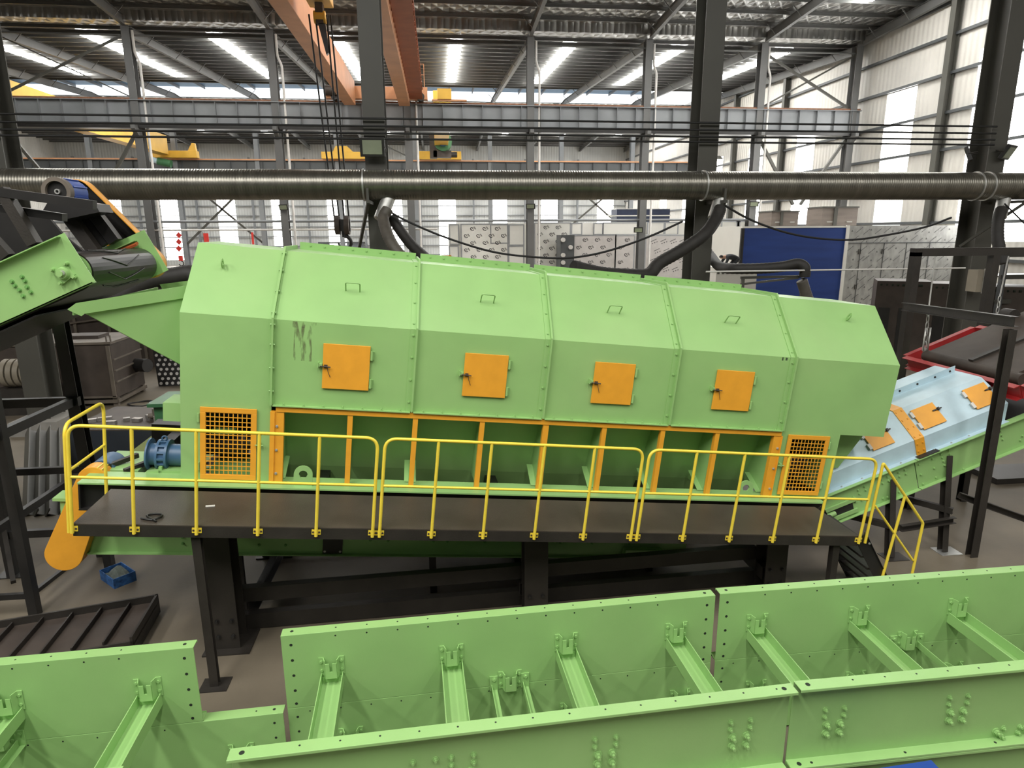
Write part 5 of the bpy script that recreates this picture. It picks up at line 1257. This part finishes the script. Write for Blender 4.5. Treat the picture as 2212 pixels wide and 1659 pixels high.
# belt guard between motor and head pulley on the far side
ga = i_pt(165, 424, ID+.14); ga.y = 0; gb = V3((0, 0, cz)); yg = ID+.14
d = (gb-ga).normalized(); sd_ = V3((d.z, 0, -d.x)); rA, rB = .24, .22
stp = [gb + (sd_*math.cos(a) + d*math.sin(a))*rB for a in [i*math.pi/14 for i in range(15)]] + [ga + (sd_*-math.cos(a) - d*math.sin(a))*rA for a in [i*math.pi/14 for i in range(15)]]
gm_ = MB(); n = len(stp)
for i in range(n):
    a, b = stp[i], stp[(i+1) % n]; cA = (ga+gb)/2
    def inn(p): 
        t_ = max(0, min(1, (p-ga).dot(d)/(gb-ga).length)); q = ga+(gb-ga)*t_; return p + (q-p).normalized()*.012
    gm_.prism([a+V3((0, yg, 0)), b+V3((0, yg, 0)), inn(b)+V3((0, yg, 0)), inn(a)+V3((0, yg, 0))], (0, .17, 0))
gg = gm_.build('belt_guard', 'orange', ic)
MB().prism([p+V3((0, yg+.15, 0)) for p in stp], (0, .01, 0)).build('guard_back', 'black', gg)
MB().prism([ga+sd_*.1+V3((0, yg+.03, 0)), gb+sd_*.12+V3((0, yg+.03, 0)), gb+sd_*.09+V3((0, yg+.03, 0)), ga+sd_*.07+V3((0, yg+.03, 0))], (0, .05, 0)).prism([ga-sd_*.1+V3((0, yg+.03, 0)), gb-sd_*.12+V3((0, yg+.03, 0)), gb-sd_*.09+V3((0, yg+.03, 0)), ga-sd_*.07+V3((0, yg+.03, 0))], (0, .05, 0)).build('drive_belt', 'rubber', gg)
# legs of the conveyor: an inclined pair and bracing
for y in (.1, ID-.15):
    p = V3((-3.2, y, -.26)); pw = IT @ p
    inl(MB().ibeam((pw.x, pw.y, .0), (pw.x-.0, pw.y, pw.z), .16, .16, .01, .008, (0, 1, 0)), ITI).build('leg', 'black', ic)

# left support frame
gf = thing('post_frame', 'black steel support frame at the left edge below the infeed conveyor', 'steel frame')
pA, pC = V3((-5.8, 8.86, 0)), V3((-6.82, 10.11, 0))
b1r = atY(157, 867, 10.6)
MB().bar(pA, pA+V3((0, 0, 3.6)), .12, .12, (0, 1, 0)).build('post', 'black', gf)
MB().bar(pC, pC+V3((0, 0, 1.9)), .14, .14, (0, 1, 0)).mm(pC.x-.2, pC.x+.2, pC.y-.15, pC.y+.15, 0, .015).build('post', 'black', gf)
MB().ibeam((b1r.x+.1, 10.6, 0), (b1r.x-.08, 10.75, 4.4), .18, .16, .01, .01, (0, 1, 0)).build('post', 'black', gf)
MB().bar((b1r.x+.1, 10.6, b1r.z), (-9, 10.6, b1r.z), .1, .14).build('rail_beam', 'black', gf)
b2 = atX(0, 945, b1r.x-.02) if True else None
MB().bar((b1r.x, 10.6, b1r.z), (b1r.x-.03, 7.7, b1r.z), .1, .13).build('rail_beam', 'black', gf)
b3 = atY(205, 1012, 10.6)
MB().bar((b3.x, 10.6, b3.z), (-9, 10.6, b3.z), .08, .11).build('rail_beam', 'black', gf)
b4 = atY(150, 1040, 10.5)
MB().bar((b4.x, 10.5, b4.z), (b4.x-.02, 8.6, b4.z), .08, .11).build('rail_beam', 'black', gf)
b5 = atY(110, 1150, 10.1)
MB().bar((b5.x+.1, 10.1, b5.z), (-9, 10.1, b5.z), .08, .12).build('rail_beam', 'black', gf)
b6 = atY(60, 1286, 8.86)
MB().bar((b6.x, 8.86, b6.z), (-7.5, 8.86, b6.z), .06, .08).build('rail_beam', 'black', gf)
MB().bar((-5.41, 10.16, 0), (-5.41, 10.16, 1.1), .12, .12, (0, 1, 0)).build('post', 'black', gf)
MB().bar((b5.x-.6, 10.0, 1.0), (-6.1, 9.0, .45), .06, .06).build('stay', 'dark', gf)
q0, q1 = atZ(190, 1190, .03), atZ(80, 1275, .03)
MB().bar(q0, q1, .06, .06).build('floor_bar', 'black', None, 'black bar lying on the floor below the orange drive guard', 'steel bar')

# ================================================================== FOREGROUND CONVEYOR FRAMES
def chan_side(par, y0, sgn, x0, x1, zb, zt, name='side_channel', wdt=.115):
    """web at y0, flanges reaching to y0 + sgn*wdt, rolled lip at their ends"""
    p = [(0, zb), (sgn*wdt, zb), (sgn*wdt, zb+.022), (sgn*(wdt-.007), zb+.022), (sgn*(wdt-.007), zb+.008), (sgn*.008, zb+.008), (sgn*.008, zt-.008), (sgn*(wdt-.007), zt-.008), (sgn*(wdt-.007), zt-.026), (sgn*wdt, zt-.026), (sgn*wdt, zt), (0, zt)]
    return MB().prism([(x0, y0+a, b) for a, b in p], (x1-x0, 0, 0)).build(name, 'green', par, bevel=.004)
def holes(par, pts, nrm, r=.008):
    mb = MB(); nrm = V3(nrm)
    for p in pts:
        rr = p[3] if len(p) > 3 else r; mb.cyl(V3(p[:3]), V3(p[:3])+nrm*.0012, rr, n=10, smooth=False)
    return mb.build('bolt_holes', 'hole', par, kind='stuff')
def bracket_mesh(sgn):
    """hat-shaped idler bracket on the web (sgn -1: projects towards -y), slot in its front"""
    t = .007; H = .185; d = .06*sgn
    mb = MB()
    P = [(-.115, 0), (-.07, 0), (-.05, d), (.05, d), (.07, 0), (.115, 0)]
    for i in (0, 1, 3, 4):
        (a, b), (c, e) = P[i], P[i+1]
        n = V3((-(e-b), c-a, 0)).normalized()*t*(1 if sgn < 0 else -1)*-1
        mb.prism([(a, b, 0), (c, e, 0), (c, e, H), (a, b, H)], n)
    for a, b, z0, z1 in ((-.05, -.0125, 0, H-.03), (.0125, .05, 0, H-.03), (-.0125, .0125, 0, .07)):
        mb.prism([(a, d, z0), (b, d, z0), (b, d, z1), (a, d, z1)], (0, t*sgn, 0))
    return mb
NEARY = -1.31
bk_far = [None]; bk_near = [None]
def put_bracket(par, x, y, z, sgn):
    holder = bk_far if sgn < 0 else bk_near
    if holder[0] is None:
        o = bracket_mesh(sgn).build('idler_bracket', 'green', par)
        b = MB()
        b.bolt((-.092, sgn*.004, .145), (0, sgn, 0), .014, .014); o1 = b.build('bracket_bolt', 'green', o)
        for xx, zz_ in ((-.092, .055), (.092, .145), (.092, .055)):
            q = o1.copy(); COL.objects.link(q); q.parent = o; q.location = (xx+.092, 0, zz_-.145)
        holder[0] = o
    else:
        o = copy_tree(holder[0], par)
    o.location = (x, y, z); return o
nut = [None]
def stud(par, x, y, z, big):
    k = 0 if not big else 1
    if nut[0] is None:
        nut[0] = [MB().bolt((0, 0, 0), (0, -1, 0), .018, .018).cyl((0, -.018, 0), (0, -.03, 0), .011, n=8).mesh('stud_small'), MB().bolt((0, 0, 0), (0, -1, 0), .025, .03).cyl((0, -.03, 0), (0, -.05, 0), .014, n=8).mesh('stud_large')]
        for m_ in nut[0]: m_.materials.append(M['green'])
    o = bpy.data.objects.new('bolt', nut[0][k]); COL.objects.link(o); o.parent = par; o.location = (x, y, z)
def conveyor_frame(label, org, yaw, up_x, lo_x, nup_x, nlo_x, beams, lows, minis, studs=True, extra=()):
    T = Matrix.Translation(org) @ Matrix.Rotation(math.radians(yaw), 4, 'Z')
    t = thing('conveyor_frame', label, 'conveyor frame', 'green conveyor frame sections', T)
    ZT, ZJ = 1.67, .905
    uf = chan_side(t, 0, 1, up_x[0], up_x[1], ZJ, ZT); lf = chan_side(t, 0, 1, lo_x[0], lo_x[1], .02, ZJ-.002)
    un = chan_side(t, NEARY, -1, nup_x[0], nup_x[1], ZJ, ZT); ln = chan_side(t, NEARY, -1, nlo_x[0], nlo_x[1], .02, ZJ-.002)
    L = up_x[1]-up_x[0]; n = int(L/.282)
    xs = [up_x[0]+.2+i*.282 for i in range(n+1) if up_x[0]+.2+i*.282 < up_x[1]-.1]
    holes(uf, [(x, .06, ZT) for x in xs[1:-1]] + [(up_x[0]+.09, .06, ZT, .016), (up_x[1]-.09, .06, ZT, .016)], (0, 0, 1))
    holes(uf, [(x, 0, ZT-.045) for x in xs[1:-1]] + [(x_, 0, z, .014) for x_ in (up_x[0]+.085, up_x[1]-.085) for z in (ZT-.10, ZT-.26, ZT-.42, ZT-.58, ZT-.72)], (0, -1, 0))
    holes(lf, [(x, 0, ZJ-.05, .007) for x in xs] + [(x_, 0, z, .012) for x_ in (lo_x[0]+.085, lo_x[1]-.085) for z in (ZJ-.10, ZJ-.26, ZJ-.42)], (0, -1, 0))
    if lo_x[1] > up_x[1]+.3: holes(lf, [(up_x[1]+.45, .06, ZJ, .008), (lo_x[1]-.09, .06, ZJ, .014)], (0, 0, 1))
    xn = [nup_x[0]+.2+i*.282 for i in range(20) if nup_x[0]+.2+i*.282 < nup_x[1]-.1]
    holes(un, [(x, NEARY-.05, ZT) for x in xn[1:]] + [(nup_x[0]+.09, NEARY-.055, ZT, .02), (nup_x[1]-.09, NEARY-.055, ZT, .02)], (0, 0, 1))
    holes(un, [(x_, NEARY, z, .013) for x_ in (nup_x[0]+.11, nup_x[1]-.11) for z in (ZT-.16, ZT-.32, ZT-.48, ZT-.64)], (0, -1, 0))
    holes(un, [(x, NEARY-.06, ZJ+.008, .012) for x in xn[::3]] + [(nup_x[0]+.09, NEARY-.06, ZJ+.008, .02)], (0, 0, 1))
    for x in beams:
        b = MB().sect((x, -.002, 1.19), (x, NEARY+.002, 1.19), [(-.10, -.06), (.10, -.06), (.10, .06), (.092, .06), (.092, -.045), (-.092, -.045), (-.092, .06), (-.10, .06)])
        b.mm(x-.09, x+.09, -.012, -.002, 1.14, 1.21).mm(x-.09, x+.09, NEARY+.002, NEARY+.012, 1.14, 1.21)
        bo_ = b.build('cross_beam', 'green', t)
        put_bracket(t, x, -.001, 1.225, -1); put_bracket(t, x, NEARY+.001, 1.225, 1)
        if studs and nup_x[0] < x < nup_x[1]:
            for dx, z, bg in ((-.085, 1.37, 0), (.085, 1.37, 0), (-.085, 1.303, 0), (.085, 1.303, 0), (-.06, 1.226, 1), (.06, 1.228, 1), (-.06, 1.143, 1), (.06, 1.143, 1)):
                stud(un, x+dx, NEARY-.008, z, bg)
    for x in lows: put_bracket(t, x, -.001, .44, -1); put_bracket(t, x, NEARY+.001, .44, 1)
    for x in minis:
        put_bracket(t, x, -.001, .875, -1)
        for dx in (-.155, .155):
            MB().mm(x+dx-.03, x+dx+.03, NEARY, -.002, .86, .868).mm(x+dx-.03, x+dx-.022, NEARY, -.002, .868, .93).mm(x+dx-.045, x+dx+.035, -.012, -.002, .86, 1.02).bolt((x+dx, -.012, .985), (0, -1, 0), .016, .014).build('strap', 'green', t)
    for x, z, bg in extra: stud(un, x, NEARY-.008, z, bg)
    return t
conveyor_frame('green conveyor frame section in the middle of the foreground, with gaps at both ends', V3((-1.528, 5.399, 0)), 2.4, (0, 4.19), (.0, 4.19), (-.10, 4.20), (-.10, 4.20), [.43, 1.54, 2.66, 3.79], [.56, 2.72, 3.88], [2.10], extra=((1.17, 1.37, 0), (1.338, 1.37, 0)))
conveyor_frame('green conveyor frame section at the right of the foreground, running out of the frame', V3((2.714, 5.595, 0)), .65, (0, 5.2), (0, 5.2), (.03, 5.2), (.03, 5.2), [.42, 1.545, 2.68, 3.8, 4.9], [.47, 1.6, 2.75], [2.14], extra=((1.962, .976, 1), (2.007, .935, 1), (2.03, 1.003, 0), (2.178, .945, 0), (2.19, 1.0, 0), (2.25, .975, 1)))
conveyor_frame('green conveyor frame section at the left of the foreground, upper side plate cut short', V3((-2.256, 5.324, 0)), 2.2, (-4.2, 0), (-4.2, .70), (-4.2, .05-.1), (-4.2, .62), [-.415, -1.535, -2.65, -3.78], [.30, -.8], [-1.66])

# blue machine in front of the near side, only its top in view
p0, p1 = atY(1838, 1650, 3.85), atY(2012, 1641, 3.85)
bm = thing('blue_machine', 'bright blue machine top with a round pipe stub at the bottom right edge', 'machine')
MB().prism([(p0.x+.16, 3.5, 0), (p1.x, 3.5, 0), (p1.x, 3.5, p1.z), (p0.x+.16, 3.5, p1.z-.03)], (0, .35, 0)).build('casing', 'blue_bright', bm, bevel=.006)
MB().cyl((p0.x+.07, 3.7, 0), (p0.x+.07, 3.7, p1.z+.0), .035, n=18).build('pipe_stub', 'blue_bright', bm)

# tray on the floor at the left, box with rags
ty = thing('ribbed_tray', 'dark brown steel tray with cross ribs lying on the floor at the lower left', 'steel tray')
a = V3((-4.06, 8.70, 0)); d = V3((-1.79, -.42, 0)).normalized(); n_ = V3((.09, -.99, 0)).normalized(); W_ = 1.02; LL = 2.9; U3 = V3((0, 0, 1))
T_ = lambda s_, k_, z_: a + d*s_ + n_*k_ + U3*z_
MB().prism([T_(0, 0, .17), T_(LL, 0, .17), T_(LL, W_, .17), T_(0, W_, .17)], (0, 0, .03)).build('pan', 'brown', ty)
for k0, k1 in ((0, .03), (W_-.03, W_)): MB().prism([T_(0, k0, .02), T_(LL, k0, .02), T_(LL, k1, .02), T_(0, k1, .02)], (0, 0, .28 if k0 == 0 else .22)).build('side_wall', 'dark', ty)
MB().prism([T_(0, 0, .02), T_(.03, 0, .02), T_(.03, W_, .02), T_(0, W_, .02)], (0, 0, .28)).build('end_wall', 'dark', ty)
for k in range(8):
    s_ = .33+k*.34; MB().prism([T_(s_, .05, .20), T_(s_+.02, .05, .20), T_(s_+.02, W_-.05, .20), T_(s_, W_-.05, .20)], (0, 0, .07)).build('rib', 'dark', ty)
for s_ in (.05, LL-.1): MB().prism([T_(s_, .0, 0), T_(s_+.08, 0, 0), T_(s_+.08, W_, 0), T_(s_, W_, 0)], (0, 0, .02)).build('runner', 'dark', ty)
bx = thing('cardboard_box', 'blue printed cardboard tray on the floor under the green conveyor, rags heaped in it', 'box', None, Matrix.Translation((-5.08, 9.72, 0)) @ Matrix.Rotation(-.75, 4, 'Z'))
MB().mm(-.24, .24, -.16, .16, 0, .012).mm(-.24, .24, -.16, -.15, .012, .16).mm(-.24, .24, .15, .16, .012, .16).mm(-.24, -.23, -.15, .15, .012, .16).mm(.23, .24, -.15, .15, .012, .16).build('tray', 'box_blue', bx)
dm = MB(); random.seed(2)
for i in range(9):
    for j in range(7):
        x, y = -.2+.4*i/8, -.13+.26*j/6; h = .06+.2*math.exp(-((x-.02)**2/.018+(y)**2/.010)) + random.uniform(-.025, .03); dm.v.append(V3((x, y, h)))
for i in range(8):
    for j in range(6): dm.f.append((i*7+j, (i+1)*7+j, (i+1)*7+j+1, i*7+j+1)); dm.sm.append(False)
rg = dm.build('rag_heap', 'rag', None, 'grey green rags heaped in the blue cardboard tray', 'rags'); rg.matrix_world = bx.matrix_world.copy()
sl = rg.modifiers.new('solid', 'SOLIDIFY'); sl.thickness = .02

# ================================================================== SUSPENDED MAGNET AND ITS GANTRY AT THE RIGHT
mg = thing('magnet_gantry', 'dark steel gantry from which the red magnet hangs, right of the screen', 'steel gantry')
P2 = V3((8.62, 8.82, 0))
MB().chan(P2, P2+V3((0, 0, 3.75)), .13, .12, .01, (0, 1, 0)).build('post', 'dark', mg)
MB().chan(P2+V3((1.9, 0, 0)), P2+V3((1.9, 0, 3.75)), .13, .12, .01, (0, 1, 0)).build('post', 'dark', mg)
pt = atY(1958, 700, 12.6); P1 = V3((pt.x, 12.6, 0)); ztop = atY(1970, 545, 12.6).z
MB().bar(P1, (P1.x, 12.6, ztop), .16, .16, (0, 1, 0)).build('post', 'dark', mg)
MB().bar((P1.x-.08, 12.6, ztop), (P1.x+4, 12.6, ztop), .16, .16).build('top_beam', 'dark', mg)
pe = atY(2140, 600, 12.6); MB().bar((pe.x, 12.6, 0), (pe.x, 12.6, ztop-.08), .16, .16, (0, 1, 0)).build('post', 'dark', mg)
hA, hB = atY(1953, 662, 12.4), V3((P2.x+.06, 8.9, atY(2203, 695, 8.9).z))
MB().ibeam(hA, hB, .12, .16, .012, .01).build('cross_beam', 'dark', mg)
rm_ = thing('suspended_magnet', 'red framed suspended magnet with a dark belt, hung by chains at the right', 'magnetic separator')
A = atY(1962, 780, 11.8); B = atY(2105, 720, 11.8); sA = (B-A); sN = sA.normalized(); dep = V3((0, -2.6, 0)); un_ = V3((-sN.z, 0, sN.x))
Ls = 2.9
def red(p, q, flip=1): return MB().chan(p, q, .11*flip, .24, .014, un_)
red(A, A+sN*sA.length*1.02, -1).build('frame_side', 'red', rm_); red(A+dep, A+dep+sN*Ls, 1).build('frame_side', 'red', rm_)
red(A, A+dep, 1).build('frame_end', 'red', rm_); red(A+sN*sA.length*1.02, A+sN*sA.length*1.02+V3((0, -.5, 0)), -1).build('frame_end', 'red', rm_)
c0 = A+sN*.25+V3((0, -.3, 0)); 
MB().prism([c0+un_*.12, c0+V3((0, -2.0, 0))+un_*.12, c0+V3((0, -2.0, 0))+sN*2.4+un_*.12, c0+sN*2.4+un_*.12], un_*.05).build('belt', 'brown', rm_)
MB().prism([c0+V3((0, -.98, 0))+un_*.17, c0+V3((0, -1.08, 0))+un_*.17, c0+V3((0, -1.08, 0))+sN*2.4+un_*.17, c0+V3((0, -.98, 0))+sN*2.4+un_*.17], un_*.04).build('belt_cleat', 'dark', rm_)
MB().cyl(c0+un_*.06+V3((0, .1, 0)), c0+un_*.06+V3((0, -2.1, 0)), .11).build('belt_roller', 'brown', rm_)
MB().cyl(c0+sN*1.75+un_*.2+V3((0, .15, 0)), c0+sN*1.75+un_*.2+V3((0, -.1, 0)), .13).build('motor_end', 'dark', rm_)
MB().cyl(A+dep+sN*1.6+V3((0, -.05, 0)), A+dep+sN*1.6+V3((0, -.2, 0)), .1).build('bearing', 'brown_lt', rm_)
def chain_(pts, label):
    t = thing('hanging_chain', label, 'chain', 'chains of the red magnet'); q = [V3(p) for p in pts]; mb = MB(); L = (q[1]-q[0]).length; n = max(3, int(L/.11)); d_ = (q[1]-q[0])/n
    for i in range(n):
        c_ = q[0]+d_*(i+.5); s_ = V3((1, 0, 0)) if i % 2 else V3((0, 1, 0)); dn_ = d_.normalized(); h_ = d_.length*.62
        mb.tube([c_ + dn_*math.sin(a)*h_ + s_*math.cos(a)*.028 for a in [k*math.pi/5 for k in range(10)]], .009, 6, True)
    mb.build('links', 'zinc', t)
    return t
ca_ = atY(1998, 752, 11.6); t = chain_([ca_, atY(2006, 668, 11.6)], 'left zinc chain holding the red magnet by its corner')
MB().cyl(ca_-V3((0, 0, .25)), ca_, .03).build('shackle', 'zinc', t)
ts_ = atY(1999, 735, 11.6); MB().tube([ts_+V3((-.05, -.03, .25)), ts_+V3((.05, -.03, .25)), ts_+V3((.05, -.03, -.2)), ts_+V3((-.05, -.03, -.2))], .016, 6, True).build('turnbuckle', 'zinc', t)
q = atY(2022, 540, 12.5); MB().cyl(atY(2006, 668, 11.7), (q.x, 12.5, ztop-.1), .014, n=6).build('wire', 'zinc', t)
ca2 = atY(2148, 712, 11.7); t = chain_([ca2, atY(2160, 640, 11.7)], 'right zinc chain rising from the far corner of the red magnet')
q = atY(2180, 545, 12.5); MB().cyl(atY(2160, 640, 11.7), (q.x, 12.5, ztop-.1), .014, n=6).build('wire', 'zinc', t)
# clutter beyond the gantry
t = thing('junction_box', 'small cream box fixed to the broad right column', 'box'); q = atY(2112, 606, 17.8)
MB().mm(q.x-.2, q.x+.2, 17.6, 17.98, q.z-.32, q.z+.32).build('body', 'cream', t); MB().mm(q.x-.02, q.x+.02, 17.55, 17.6, q.z-.36, q.z+.36).build('strap', 'zinc', t)
t = thing('steel_racking', 'grey steel racking behind the gantry at the right edge', 'racking'); q = atY(2150, 690, 22)
for x in (0, 2.6, 5.2): MB().bar((q.x+x, 22, 0), (q.x+x, 22, 4.4), .16, .16, (0, 1, 0)).build('upright', 'grey_dk', t)
for z in (1.3, 2.6, 3.5, 4.3): MB().bar((q.x-.1, 22, z), (q.x+5.3, 22, z), .1, .16).mm(q.x, q.x+5.2, 22.05, 23.4, z-.02, z+.03).build('shelf', 'grey', t)
t = thing('steel_plates', 'grey steel plates stacked on the racking at the right edge', 'steel plates'); MB().mm(q.x+.3, q.x+4.8, 22.1, 23.3, 2.63, 2.85).build('stack', 'grey', t)
t = thing('dark_crate', 'dark low steel crate on the floor at the far right', 'crate'); q = atZ(2190, 1045, 0); MB().mm(q.x-.4, q.x+1.2, q.y, q.y+.8, 0, .12).build('body', 'dark', t)
